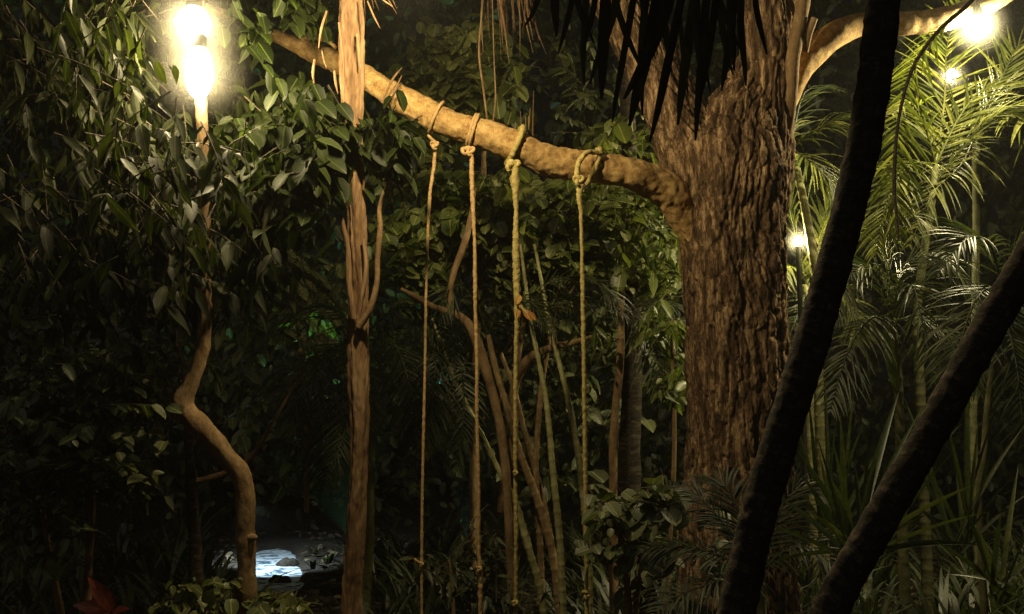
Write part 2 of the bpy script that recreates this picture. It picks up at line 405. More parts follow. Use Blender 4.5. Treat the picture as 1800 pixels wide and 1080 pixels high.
tube(b, curve([(1234, 520, 6.52, 5), (1222, 450, 6.48, 13), (1208, 396, 6.43, 25), (1184, 350, 6.36, 33), (1152, 323, 6.27, 32), (1100, 303, 6.15, 27), (1030, 292, 6.1, 27), (960, 281, 6.05, 28), (900, 254, 6.0, 27), (850, 236, 6.0, 25), (800, 221, 6.0, 25), (740, 194, 6.0, 24), (690, 166, 6.02, 22), (640, 136, 6.05, 21), (590, 110, 6.1, 19), (540, 88, 6.15, 15), (500, 70, 6.2, 12), (440, 45, 6.3, 9), (330, 0, 6.5, 6)]),
     seg=90, step=.011, disp=lambda th, s, p, r: knobbly(.15, 5, .8)(th, s, p, r) + .006 * noise.fractal(Vector(p) * 22, .8, 2, 4)); branch = build(b, 'branch', M['bark_branch'], tree)
b = MB(); tube(b, curve([(520, 78, 6.17, 7), (548, 66, 6.1, 6), (575, 70, 6.08, 5), (590, 84, 6.05, 3)]), seg=12, step=.02, disp=knobbly(.1, 9)); build(b, 'side_shoot', M['bark_branch'], tree)
b = MB(); tube(b, curve([(1365, 210, 6.5, 22), (1400, 128, 6.5, 25), (1432, 92, 6.55, 25), (1472, 58, 6.6, 23), (1524, 42, 6.7, 20), (1587, 42, 6.75, 20), (1657, 34, 6.85, 21), (1731, 10, 7.0, 18), (1800, -30, 7.1, 14), (1900, -90, 7.3, 7)]),
               seg=56, step=.018, disp=knobbly(.07, 5, .8)); build(b, 'branch', M['bark_branch'], tree)
b = MB(); tube(b, curve([(1364, 320, 6.55, 13), (1382, 220, 6.42, 13), (1393, 110, 6.3, 12), (1404, 50, 6.3, 12), (1412, 0, 6.3, 12), (1418, -80, 6.35, 10)]), seg=20, step=.03, disp=knobbly(.18, 8)); build(b, 'limb', M['bark_grey'], tree, label='thin pale upright limb beside the trunk')
b = MB(); tube(b, curve([(1415, 92, 6.32, 6), (1422, 60, 6.3, 6), (1432, 32, 6.28, 6)]), seg=10, step=.03, disp=knobbly(.1, 8)); build(b, 'side_shoot', M['bark_grey'], tree)

# ================================================================== STRAIGHT TREE (left of centre)
base = at(618, 1080, 5.5); base.z = 0
st = thing('straight_tree', 'straight slim brown tree with fluted trunk standing in front of the long branch', 'tree', base)
d = 5.5
b = MB()
rows = [(base.x - .02, base.y, -.1, .075), (base.x - .01, base.y, .15, .062)] + curve([(617, 1060, d, 16), (622, 960, d, 16), (630, 820, d, 16), (633, 720, d, 16), (630, 600, d, 16.5), (632, 500, d, 16), (628, 400, d, 15), (624, 320, d, 15), (620, 230, d, 15), (616, 150, d, 20), (615, 80, d, 21), (613, 0, d, 19), (606, -120, d, 18), (600, -400, d, 13)])
def flute(th, s, p, r):
    return r * (.13 * math.cos(3 * th + 1.5 * math.sin(p[2] * 2.2)) + .06 * math.cos(7 * th + 2 * p[2])) + r * .22 * noise.noise(Vector((p[0] * 9, p[1] * 9, p[2] * 2))) + r * .12 * noise.fractal(Vector((p[0] * 45, p[1] * 45, p[2] * 12)), .8, 2, 3)
tube(b, rows, seg=72, step=.013, disp=flute); build(b, 'trunk', M['bark_brown'], st)
for rws, m in (([(632, 576, 5.42, 6), (650, 545, 5.4, 6), (662, 500, 5.4, 5), (664, 450, 5.4, 4.5), (668, 400, 5.4, 5), (668, 362, 5.42, 4), (690, 300, 5.5, 3)], 'bark_grey'),
               ([(622, 560, 5.43, 6), (614, 500, 5.41, 6), (612, 440, 5.42, 4), (604, 400, 5.42, 4), (601, 378, 5.42, 3)], 'bark_brown'),
               ([(628, 580, 5.43, 4), (636, 520, 5.42, 4.5), (643, 470, 5.42, 4), (638, 420, 5.43, 3)], 'bark_brown')):
    b = MB(); tube(b, curve(rws), seg=14, step=.015, disp=knobbly(.2, 12)); build(b, 'side_stem', M[m], st)
# loose bark strips and aerial roots high on the trunk
for i, (u0, v0, u1, v1, h) in enumerate([(596, 40, 606, 190, 4), (602, 60, 600, 185, 3), (634, 0, 640, 66, 3), (628, 60, 634, 120, 4), (566, 90, 574, 120, 2), (574, 20, 560, 85, 3), (553, 105, 552, 150, 4), (552, 150, 574, 185, 4), (588, 125, 594, 165, 3), (646, 2, 668, 50, 2.5), (656, -10, 690, 12, 2)]):
    b = MB(); tube(b, curve([(u0, v0, 5.4, h * .5), ((u0 + u1) / 2 + rng.uniform(-3, 3), (v0 + v1) / 2, 5.38, h * .65), (u1, v1, 5.4, h * .2)]), seg=8, step=.02, disp=knobbly(.3, 20)); build(b, 'bark_strip', M['bark_brown'], st)
H1 = Vector((-.5, 4.45, 3.74))
LIT = [at(630, v_, 5.45) for v_ in range(335, 1080, 40)] + [at(u_, v_, 4.98) for u_, v_ in ((356, 610), (346, 645), (330, 690), (326, 720), (345, 745), (370, 775), (400, 805), (426, 835), (432, 880), (433, 940), (434, 1000))]
LIT2 = [at(u_, 70 + (u_ - 500) * .45, 6.1) for u_ in (490, 510, 530, 550, 570, 590)] + [at(608, v_, 5.45) for v_ in (20, 70, 120)]
def in_light_path(q):
    q = Vector(q)
    for t_ in LIT:
        e = t_ - H1; k = max(0, min(1, (q - H1).dot(e) / e.length_squared))
        if (q - H1 - e * k).length < .12: return True
    L1 = at(350, 128, 4.95)
    for t_ in LIT2:
        e = t_ - L1; k = max(0, min(1, (q - L1).dot(e) / e.length_squared))
        if (q - L1 - e * k).length < .11: return True
    return False
def near_lamp(q):
    s_ = screen(q)
    if ((s_[0] - 342) ** 2 / 42 ** 2 + (s_[1] - 40) ** 2 / 38 ** 2 < 1 or (s_[0] - 350) ** 2 / 38 ** 2 + (s_[1] - 132) ** 2 / 66 ** 2 < 1) and s_[2] < 5.1: return False
    return min((Vector(q) - at(340, 42, 5)).length, (Vector(q) - at(350, 128, 4.95)).length) > .32
tw = MB()
def off_trunk(q):
    u, v, dd = screen(q)
    vb = 70 + (u - 500) * .45
    return not (582 < u < 655 and v < 178 and dd < 5.6) and not (595 < u < 650 and 325 < v < 1100) and not (478 < u < 606 and abs(v - vb) < 44) and not (u > 560 and dd < 5.25) and near_lamp(q) and not in_light_path(q)
it = twigs([(560, 230, 90, 90, 5.0, 5.7, 3), (640, 260, 80, 70, 5.25, 5.6, 3), (470, 200, 110, 160, 4.9, 5.8, 4), (500, 330, 110, 110, 5.0, 5.8, 3), (530, 20, 70, 45, 5.2, 5.7, 1.2), (430, 60, 60, 60, 5.2, 5.8, 1)],
           225, .108, per=9, length=.42, droop=.7, twig_mb=tw, keep=off_trunk)
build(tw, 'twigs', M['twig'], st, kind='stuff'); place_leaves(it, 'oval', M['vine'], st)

# ================================================================== CROOKED TREE (left)
base = at(436, 1080, 5.0); base.z = 0
ct = thing('crooked_tree', 'crooked slender tree with an elbow bend and a crown of long hanging leaves', 'tree', base)
d = 5.0; b = MB()
rows = [(base.x, base.y, -.1, .062)] + curve([(436, 1120, d, 18), (434, 1040, d, 17), (432, 960, d, 16), (431, 890, d, 16), (424, 835, d, 18), (392, 795, d, 17), (352, 752, d, 19), (324, 715, d, 18), (334, 680, d, 15), (346, 645, d, 14), (356, 610, d, 12), (360, 560, d, 11), (360, 500, d, 10), (359, 400, d, 11), (357, 300, d, 11), (354, 200, d, 10), (350, 60, d + .1, 10), (346, -60, d + .15, 9), (340, -200, d + .2, 7)])
tube(b, rows, seg=40, step=.016, disp=knobbly(.22, 10, .6)); build(b, 'trunk', M['bark_grey'], ct)
b = MB(); tube(b, curve([(437, 945, 4.98, 8), (448, 945, 4.97, 6), (452, 946, 4.97, 3)]), seg=10, step=.01); build(b, 'branch_stub', M['bark_grey'], ct)
tw = MB()
on_elbow = lambda s: s[2] < 5.15 and (abs(s[0] - (350 if s[1] < 660 else 325 if s[1] < 730 else 325 + (s[1] - 730) if s[1] < 830 else 432)) < 34) and s[1] > 570
over_branch = lambda s: 478 < s[0] < 606 and abs(s[1] - (70 + (s[0] - 500) * .45)) < 44
clear_c = lambda q: near_lamp(q) and not over_branch(screen(q)) and not in_light_path(q) and not on_elbow(screen(q)) and not ((lambda s: abs(s[0] - 358) < 16 and (505 < s[1] < 570 or 335 < s[1] < 385))(screen(q)))
it = twigs([(130, 120, 170, 150, 4.3, 6.0, 3), (290, 330, 140, 140, 4.4, 5.6, 4), (120, 380, 150, 160, 4.3, 6.0, 3), (400, 430, 90, 110, 4.6, 5.6, 2), (240, 500, 120, 100, 4.5, 5.6, 2), (230, 60, 90, 80, 4.6, 5.8, 2), (430, 130, 60, 100, 5.2, 5.9, 1)],
           330, .13, per=10, length=.5, droop=.7, dirn=(.3, 0, -.5), twig_mb=tw, spread=.75, keep=clear_c)
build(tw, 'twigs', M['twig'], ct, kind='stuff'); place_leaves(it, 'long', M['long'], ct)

# ================================================================== other leafy trees and bushes
def leafy(name, label, cat, base_uvd, regions, n, size, kind, m, per=9, length=.4, droop=.5, stems=(), stem_mat='stem_brown', singles=300, group=None, keep=None, dirn=(0, 0, -.1)):
    base = at(*base_uvd); base.z = 0
    t = thing(name, label, cat, base, group)
    for s in stems:
        b = MB(); rr = curve(s); 
        tube(b, rr, seg=16, step=.025, disp=knobbly(.15, 12)); build(b, 'stem', M[stem_mat], t)
    tw = MB(); it = twigs(regions, n, size, per=per, length=length, droop=droop, twig_mb=tw, keep=keep, dirn=dirn)
    build(tw, 'twigs', M['twig'], t, kind='stuff'); place_leaves(it, kind, M[m], t, singles)
    return t
leafy('round_leaved_tree', 'small round-leaved tree behind the four ropes below the long branch', 'tree', (905, 1080, 7.4),
      [(760, 400, 70, 90, 7.0, 8.2, 2), (880, 380, 90, 90, 7.0, 8.4, 3), (1010, 400, 100, 90, 7.0, 8.4, 3), (1120, 420, 80, 110, 7.2, 8.4, 2.5), (940, 490, 70, 50, 7.0, 7.8, 1.5)],
      430, .092, 'round', 'round', per=10, length=.4,
      stems=[[(900, 1100, 7.3, 9), (898, 900, 7.3, 8), (903, 760, 7.25, 8), (905, 680, 7.2, 8), (925, 636, 7.1, 8), (960, 615, 7.05, 7), (1000, 604, 7.0, 6), (1045, 592, 7.0, 4)],
             [(905, 690, 7.2, 6), (915, 600, 7.2, 5), (930, 500, 7.3, 4), (925, 380, 7.4, 3)],
             [(985, 660, 7.3, 3), (975, 560, 7.3, 3), (1010, 500, 7.3, 2.5), (1050, 430, 7.4, 2)]])
leafy('forked_tree', 'slim tree with a bare zigzag branch crossing behind the two orange ropes', 'tree', (880, 1080, 6.9),
      [(700, 420, 50, 60, 6.6, 7.4, 2), (735, 490, 40, 35, 6.7, 7.2, 1), (780, 350, 60, 50, 6.8, 7.6, 1.5)],
      55, .10, 'round', 'lit', per=8, length=.32,
      stems=[[(905, 1120, 6.9, 8), (893, 900, 6.9, 8), (884, 780, 6.9, 8), (868, 700, 6.9, 9), (848, 630, 6.85, 9), (834, 590, 6.8, 9), (820, 566, 6.78, 8), (800, 552, 6.75, 7), (765, 541, 6.7, 6), (735, 524, 6.7, 5), (705, 508, 6.7, 3)],
             [(797, 550, 6.75, 6), (791, 520, 6.72, 6), (798, 480, 6.72, 6), (812, 440, 6.75, 6), (824, 400, 6.8, 5), (835, 330, 6.9, 3)]], stem_mat='bark_grey')
leafy('dark_leafy_tree', 'dark leafy tree rising behind the long branch near the dried fronds', 'tree', (840, 1080, 8.2),
      [(780, 150, 60, 110, 7.4, 8.6, 3), (850, 130, 50, 90, 7.4, 8.6, 2), (720, 280, 60, 60, 7.4, 8.4, 1), (1080, 240, 60, 40, 7.6, 8.6, .8)],
      150, .125, 'round', 'round', per=9, length=.45, stems=[[(830, 1120, 8.2, 8), (835, 700, 8.2, 7), (850, 300, 8.0, 5), (845, 60, 7.9, 3)]])
leafy('low_bush', 'dim bush with small leaves filling the lower left corner', 'bush', (150, 1080, 5.2),
      [(150, 720, 140, 110, 4.8, 6.0, 3), (60, 850, 90, 120, 4.8, 6.0, 1.5), (220, 650, 90, 60, 5.3, 6, 1.5), (200, 820, 80, 60, 4.9, 5.6, 1)],
      300, .082, 'oval', 'bush', per=9, length=.4, stems=[[(150, 1150, 5.3, 8), (160, 900, 5.3, 7), (180, 700, 5.3, 4)], [(120, 1150, 5.4, 7), (80, 930, 5.4, 5), (60, 800, 5.4, 3)]])
leafy('rounded_shrub', 'low shrub of rounded yellow-green leaves at the foot of the broad trunk', 'shrub', (1115, 1050, 5.6),
      [(1085, 895, 32, 24, 5.3, 5.7, 2), (1150, 875, 45, 25, 5.3, 5.7, 2), (1110, 950, 70, 50, 5.3, 6.0, 1.5), (1150, 1020, 80, 50, 5.3, 6.0, 1), (1230, 930, 70, 60, 5.4, 5.9, 1.2), (1240, 1020, 80, 50, 5.3, 5.9, 1)],
      70, .10, 'round', 'bush', per=6, length=.26, stems=[[(1110, 1130, 5.6, 7), (1100, 1000, 5.6, 6), (1085, 910, 5.6, 4)], [(1112, 1130, 5.6, 5), (1130, 980, 5.6, 4), (1160, 880, 5.6, 3)]], singles=250)
leafy('ground_plant', 'sparse low plant with thin shiny leaves at the foot of the orange ropes', 'plant', (800, 1080, 6.4),
      [(790, 1000, 80, 45, 6.2, 6.9, 2), (850, 960, 60, 60, 6.2, 7.0, 1), (900, 1040, 90, 30, 6.2, 6.8, 1)],
      40, .10, 'long', 'dim', per=7, length=.35, stems=[[(800, 1120, 6.4, 4), (795, 1030, 6.4, 3), (790, 985, 6.4, 2)]], singles=220)
leafy('creeping_plant', 'scrubby pale-leaved plant around the foot of the crooked trunk', 'plant', (400, 1080, 4.8),
      [(390, 1040, 50, 30, 4.7, 5.2, 2), (480, 1060, 50, 22, 4.7, 5.3, 2), (320, 1060, 60, 30, 4.8, 5.4, 1)],
      34, .055, 'round', 'round', per=8, length=.2, singles=200)
leafy('drooping_shrub', 'yellow-green shrub with drooping leaves against the left side of the broad trunk', 'shrub', (1160, 1050, 7.0),
      [(1180, 640, 28, 60, 6.8, 7.4, 2), (1160, 560, 40, 30, 6.8, 7.3, 1.4), (1150, 430, 40, 60, 6.9, 7.4, 1.4), (1050, 600, 25, 22, 6.7, 7.2, .6)],
      46, .13, 'long', 'lit', per=8, length=.35, droop=.8, stems=[[(1170, 1080, 7.1, 4), (1185, 800, 7.1, 4), (1180, 560, 7.0, 3)]], singles=200)

leafy('background_tree', 'dim round-leaved tree in the dark between the crooked tree and the straight tree', 'tree', (520, 900, 9.4),
      [(500, 350, 90, 110, 8.6, 10, 2), (520, 520, 90, 100, 8.6, 10, 2), (540, 720, 80, 110, 8.6, 10, 1.2), (420, 640, 60, 120, 8.6, 10, 1)], 190, .13, 'oval', 'bush', per=9, length=.5,
      stems=[[(540, 900, 9.4, 6), (530, 650, 9.4, 5), (510, 420, 9.4, 3)]], singles=200)
leafy('background_tree', 'dim oval-leaved tree in the dark behind the fan of cane stems', 'tree', (900, 900, 9.6),
      [(760, 620, 80, 120, 8.6, 10, 2), (900, 620, 100, 130, 8.8, 10, 2), (1060, 640, 100, 130, 8.6, 10, 2), (1130, 480, 60, 90, 8.6, 9.6, 1.5), (980, 780, 140, 80, 8.8, 10, 1), (960, 150, 160, 90, 8.8, 10, 1)], 260, .13, 'oval', 'bush', per=9, length=.5,
      stems=[[(880, 900, 9.6, 6), (890, 650, 9.6, 5), (920, 480, 9.6, 3)]], singles=200)
# far-off wood
b = MB(); Vt, Ft, Ut = TPL['oval']
for _ in range(26000):
    p = np.array(at(rng.uniform(-500, 2300), rng.uniform(-300, 930), rng.uniform(12.5, 18)))
    if p[2] < .1: continue
    if noise.noise(Vector(p * .6)) < -.25: continue
    s = rng.uniform(.09, .2); Fr = frame(rng.normal(size=3) + np.array([0, 0, -.6]), rng.normal(size=3) + np.array([0, -.4, .8]))
    b.add((Fr @ (Vt * s).T).T + p, Ft, Ut)
for _ in range(16000):
    p = np.array(at(rng.uniform(-700, 2500), rng.uniform(-500, 900), rng.uniform(18.5, 21))); s = rng.uniform(.3, .55)
    if p[2] < .05: continue
    Fr = frame(rng.normal(size=3) + np.array([0, 0, -.6]), rng.normal(size=3) * .5 + np.array([0, -1, .4])); b.add((Fr @ (Vt * s).T).T + p, Ft, Ut)
tag(build(b, 'distant_wood', M['dim'], kind='stuff'), 'black mass of far foliage behind the garden')

# dim background trunks
def slim(name, label, cat, rows, m, seg=18, disp=None, group=None, floor=True):
    base = at(*rows[0][:3]); base.z = 0
    t = thing(name, label, cat, base, group)
    b = MB(); rr = curve(rows)
    if floor: rr = [(base.x, base.y, -.1, rr[0][3])] + rr
    tube(b, rr, seg=seg, step=.03, disp=disp or knobbly(.15, 8)); build(b, 'trunk', M[m], t)
    return t
t1 = slim('dark_trunk_tree', 'dim reddish-brown trunk just left of the broad tree', 'tree', [(1108, 900, 8.0, 20), (1106, 780, 8.0, 19), (1112, 640, 8.0, 17), (1110, 400, 8, 15), (1100, 100, 8, 12)], 'palm_dark')
t2 = slim('dim_trunk_tree', 'barely lit trunk behind the elbow of the crooked tree', 'tree', [(345, 1000, 6.5, 13), (338, 900, 6.5, 11), (333, 800, 6.5, 9), (325, 650, 6.5, 7), (300, 560, 6.4, 6), (290, 300, 6.4, 5)], 'palm_dark')
b = MB(); tube(b, curve([(333, 850, 6.5, 6), (400, 830, 6.6, 5), (445, 800, 6.6, 5), (475, 750, 6.6, 3), (540, 640, 6.6, 2)]), seg=10, step=.03); build(b, 'branch', M['bark_brown'], t2)
t3 = slim('thin_brown_tree', 'thin orange-brown stem between the yellow rope and the broad trunk', 'tree', [(1078, 900, 7.2, 8), (1078, 800, 7.2, 8), (1082, 720, 7.2, 7), (1090, 640, 7.2, 7), (1092, 540, 7.3, 6), (1098, 350, 7.4, 4)], 'bark_grey')

# ================================================================== palm clump, centre
base = at(965, 1060, 6.8); base.z = 0
pc = thing('clumping_palm', 'clump of thin ringed cane stems leaning apart behind the yellow ropes', 'palm', base)
for k, (rws, m) in enumerate([
    ([(992, 1140, 6.8, 9), (988, 1040, 6.8, 9), (984, 950, 6.8, 9), (972, 830, 6.8, 8), (962, 720, 6.85, 7), (948, 640, 6.9, 6), (932, 560, 6.95, 5), (915, 430, 7.0, 4)], 'palm_stem'),
    ([(1036, 1140, 6.7, 9), (1035, 1010, 6.7, 9), (1028, 900, 6.7, 9), (1015, 790, 6.7, 8), (996, 690, 6.75, 7), (978, 620, 6.8, 6), (962, 550, 6.85, 5), (940, 430, 7, 4)], 'palm_stem'),
    ([(985, 1100, 6.9, 10), (972, 980, 6.9, 10), (945, 880, 6.9, 10), (915, 800, 6.9, 9), (892, 720, 6.9, 8), (872, 650, 6.95, 8), (858, 590, 7, 6)], 'stem_brown'),
    ([(960, 1130, 6.75, 10), (950, 1040, 6.75, 9), (925, 950, 6.75, 9), (905, 880, 6.75, 8)], 'palm_stem'),
    ([(955, 1100, 7.1, 8), (948, 930, 7.1, 8), (942, 820, 7.1, 7), (950, 700, 7.1, 7), (962, 620, 7.1, 5), (985, 500, 7.2, 4)], 'stem_brown'),
    ([(930, 960, 6.9, 8), (905, 880, 6.95, 7), (880, 834, 7.0, 6), (850, 770, 7.0, 6), (815, 700, 7.0, 5), (790, 645, 7.0, 4), (760, 560, 7.1, 3)], 'palm_stem'),
    ([(978, 1000, 7.2, 8), (952, 870, 7.2, 8), (925, 770, 7.2, 7), (905, 690, 7.2, 6), (880, 620, 7.3, 5)], 'stem_brown')]):
    b = MB(); tube(b, curve([(a_, b_, c_, d_ * .72) for a_, b_, c_, d_ in rws]), seg=14, step=.01, disp=ringed(.09, .09)); build(b, 'cane_stem', M[m], pc)
for rws, L in (([(858, 590, 7.0), (835, 530, 6.9), (800, 500, 6.8), (770, 560, 6.7)], .35), ([(858, 590, 7.0), (880, 540, 6.9), (930, 530, 6.8), (970, 580, 6.7)], .3),
               ([(932, 560, 6.95), (960, 500, 6.9), (1040, 490, 6.9), (1100, 560, 6.8)], .35), ([(790, 645, 7.0), (770, 620, 6.9), (760, 700, 6.8), (745, 800, 6.8)], .3),
               ([(790, 640, 7.0), (810, 640, 7.0), (815, 740, 6.9), (800, 830, 6.9)], .28), ([(1090, 560, 7.3), (1120, 560, 7.2), (1150, 600, 7.1), (1165, 700, 7.0)], .38), ([(1090, 560, 7.3), (1140, 530, 7.2), (1190, 540, 7.1)], .3),
               ([(960, 550, 7.0), (985, 520, 7.0), (1030, 540, 6.9)], .3)):
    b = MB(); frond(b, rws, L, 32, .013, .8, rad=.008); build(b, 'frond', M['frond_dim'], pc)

# dim palm at left of the straight tree
base = at(640, 1000, 7.6); base.z = 0
lp = thing('drooping_palm', 'dim drooping palm half hidden behind the straight slim tree', 'palm', base)
b = MB(); tube(b, [(base.x, base.y, -.1, .05)] + curve([(650, 900, 7.6, 9), (648, 750, 7.6, 9), (640, 640, 7.6, 8), (632, 560, 7.6, 8)]), seg=16, step=.02, disp=ringed()); build(b, 'trunk', M['palm_stem'], lp)
for rws in ([(632, 600, 7.4), (570, 620, 7.1), (530, 680, 6.9), (505, 760, 6.8)], [(632, 600, 7.4), (590, 640, 7.0), (575, 740, 6.8), (570, 850, 6.7)], [(630, 590, 7.5), (560, 500, 7.3), (500, 480, 7.1), (440, 530, 7.0)],
            [(632, 600, 7.4), (620, 680, 6.9), (600, 780, 6.7), (560, 860, 6.6)], [(640, 600, 7.5), (690, 600, 7.2), (720, 680, 7.0), (735, 790, 6.9)], [(640, 590, 7.6), (700, 540, 7.5), (760, 560, 7.4), (800, 640, 7.3)],
            [(632, 590, 7.6), (580, 540, 7.7), (500, 560, 7.7), (440, 640, 7.7)]):
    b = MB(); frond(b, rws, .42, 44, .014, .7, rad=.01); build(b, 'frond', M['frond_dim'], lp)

# ================================================================== palms at right, lit by the lamps
def palm(name, label, rows, m, parts, group='feathery palms lit by the lamps at right', ring=.09, floor=True):
    base = at(*rows[0][:3]); base.z = 0
    t = thing(name, label, 'palm', base, group)
    rr = curve([(a_, b_, c_, d_ * .8) for a_, b_, c_, d_ in rows])
    if floor: rr = [(base.x, base.y, -.1, rr[0][3] * 1.15)] + rr
    b = MB(); tube(b, rr, seg=18, step=.012, disp=ringed(ring, .04)); build(b, 'trunk', M[m], t)
    for rws, L, k, w, mm, dr in parts:
        b = MB(); frond(b, rws, L, int(k * .75), w * 1.05, dr, rad=.01); build(b, 'frond', M[mm], t)
    return t
p1 = palm('feather_palm', 'pale leaning palm stem beside the hidden lamp right of the broad trunk', [(1440, 700, 8.2, 10), (1438, 520, 8.2, 10), (1428, 440, 8.2, 10), (1412, 350, 8.2, 9), (1396, 280, 8.2, 8), (1388, 250, 8.2, 7)], 'palm_stem',
     [([(1390, 262, 8.2), (1430, 232, 8.1), (1480, 208, 8.0), (1540, 215, 7.8)], .45, 44, .018, 'frond', .9), ([(1390, 258, 8.2), (1410, 170, 8.3), (1440, 150, 8.4), (1480, 160, 8.5)], .3, 30, .012, 'frond_dim', .4),
      ([(1390, 258, 8.2), (1360, 200, 8.3), (1320, 180, 8.4)], .4, 36, .018, 'frond', .7), ([(1390, 262, 8.2), (1430, 290, 8.0), (1470, 340, 7.9), (1475, 420, 7.8)], .42, 40, .02, 'frond', .8)])
p2 = palm('feather_palm', 'small palm with bright fronds around the hidden lamp right of the broad trunk', [(1425, 760, 8.8, 9), (1422, 600, 8.8, 9), (1418, 500, 8.8, 10)], 'palm_stem',
     [([(1418, 500, 8.8), (1400, 420, 8.7), (1385, 350, 8.6), (1392, 290, 8.5)], .38, 36, .03, 'frond', .3), ([(1418, 500, 8.8), (1440, 430, 8.8), (1460, 370, 8.8), (1480, 310, 8.8)], .42, 36, .03, 'frond', .3),
      ([(1418, 500, 8.8), (1395, 470, 8.6), (1380, 480, 8.5), (1370, 530, 8.4)], .32, 30, .022, 'frond', .5), ([(1418, 510, 8.8), (1400, 560, 8.6), (1385, 600, 8.5), (1380, 640, 8.3)], .3, 30, .02, 'frond_dim', .5),
      ([(1418, 500, 8.8), (1450, 500, 8.7), (1490, 530, 8.6), (1510, 600, 8.5)], .4, 36, .02, 'frond', .6)])
p3 = palm('feather_palm', 'tall palm arching a long curved frond down beside the dark leaning trunk', [(1625, 900, 7.6, 12), (1618, 700, 7.6, 11), (1612, 560, 7.6, 10), (1622, 460, 7.6, 9), (1635, 380, 7.6, 8), (1645, 290, 7.6, 7)], 'stem_olive',
     [([(1700, 10, 6.3), (1650, 55, 6.35), (1605, 120, 6.4), (1580, 210, 6.4), (1572, 320, 6.4), (1580, 420, 6.4)], .36, 62, .017, 'frond', .5),
      ([(1645, 290, 7.6), (1625, 220, 7.5), (1600, 180, 7.4), (1570, 200, 7.3)], .32, 36, .016, 'frond', .7),
      ([(1645, 290, 7.6), (1690, 200, 7.6), (1740, 150, 7.6), (1810, 150, 7.6)], .5, 50, .016, 'frond', .5),
      ([(1645, 290, 7.6), (1600, 290, 7.4), (1560, 350, 7.2), (1540, 450, 7.1)], .42, 50, .016, 'frond', .7),
      ([(1645, 290, 7.6), (1660, 180, 7.8), (1665, 80, 8.0), (1690, 0, 8.1)], .5, 50, .016, 'frond', .2)])
p4 = palm('feather_palm', 'green palm with glowing upright leaflets at the right edge under the lamps', [(1712, 800, 8.0, 8), (1714, 560, 8.0, 8), (1716, 430, 8.0, 8), (1716, 300, 8.0, 8), (1715, 220, 8.0, 7)], 'stem_olive',
     [([(1640, 330, 7.6), (1690, 262, 7.5), (1740, 205, 7.4), (1830, 170, 7.3)], .4, 46, .018, 'frond', .2),
      ([(1716, 225, 8.0), (1760, 140, 7.9), (1790, 80, 7.9), (1840, 40, 7.8)], .5, 46, .016, 'frond', .1),
      ([(1716, 225, 8.0), (1760, 200, 7.6), (1810, 220, 7.3), (1860, 300, 7.2)], .45, 46, .018, 'frond', .6),
      ([(1716, 235, 8.0), (1690, 290, 7.7), (1640, 340, 7.5), (1600, 430, 7.4)], .4, 40, .016, 'frond', .8)])
p5 = palm('feather_palm', 'low palm with dull drooping fronds between the two dark leaning trunks', [(1585, 900, 6.8, 11), (1582, 760, 6.8, 10), (1578, 660, 6.8, 9), (1568, 560, 6.8, 7)], 'stem_olive',
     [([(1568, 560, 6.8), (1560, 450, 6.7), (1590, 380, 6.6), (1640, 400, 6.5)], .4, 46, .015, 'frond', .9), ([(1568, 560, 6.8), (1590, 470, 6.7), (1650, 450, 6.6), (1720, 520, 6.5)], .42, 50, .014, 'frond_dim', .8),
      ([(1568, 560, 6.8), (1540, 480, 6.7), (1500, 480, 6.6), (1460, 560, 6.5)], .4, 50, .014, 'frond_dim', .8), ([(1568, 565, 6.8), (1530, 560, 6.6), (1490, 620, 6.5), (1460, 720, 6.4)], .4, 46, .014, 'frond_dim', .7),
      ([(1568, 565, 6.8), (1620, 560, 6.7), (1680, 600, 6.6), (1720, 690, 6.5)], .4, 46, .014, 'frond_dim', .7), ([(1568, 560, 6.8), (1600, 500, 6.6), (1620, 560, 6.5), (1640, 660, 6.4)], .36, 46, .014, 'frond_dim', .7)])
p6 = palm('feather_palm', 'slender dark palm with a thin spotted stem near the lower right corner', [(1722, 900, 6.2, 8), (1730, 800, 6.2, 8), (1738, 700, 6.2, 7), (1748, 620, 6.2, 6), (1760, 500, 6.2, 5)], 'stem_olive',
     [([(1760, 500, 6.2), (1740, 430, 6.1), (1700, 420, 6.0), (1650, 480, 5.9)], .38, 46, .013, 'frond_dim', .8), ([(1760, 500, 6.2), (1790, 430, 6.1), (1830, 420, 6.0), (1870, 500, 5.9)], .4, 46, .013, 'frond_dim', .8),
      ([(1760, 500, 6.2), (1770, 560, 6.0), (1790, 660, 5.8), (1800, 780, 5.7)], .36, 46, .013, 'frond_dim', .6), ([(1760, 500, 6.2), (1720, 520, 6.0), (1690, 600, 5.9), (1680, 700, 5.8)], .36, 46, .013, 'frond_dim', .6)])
b = MB(); tube(b, curve([(1725, -20, 6.24, 4), (1700, 10, 6.26, 4), (1650, 55, 6.31, 4), (1605, 120, 6.36, 3.6), (1580, 210, 6.36, 3), (1572, 320, 6.36, 3.5), (1580, 420, 6.36, 2)]), seg=8, step=.03); build(b, 'frond_rib', M['palm_dark'], p3)
# bright yellow sheath on the low palm
b = MB(); tube(b, curve([(1556, 560, 6.7, 3), (1562, 610, 6.68, 9), (1570, 660, 6.68, 8), (1578, 700, 6.7, 3)]), seg=12, step=.02); build(b, 'leaf_sheath', M['lit'], p5)

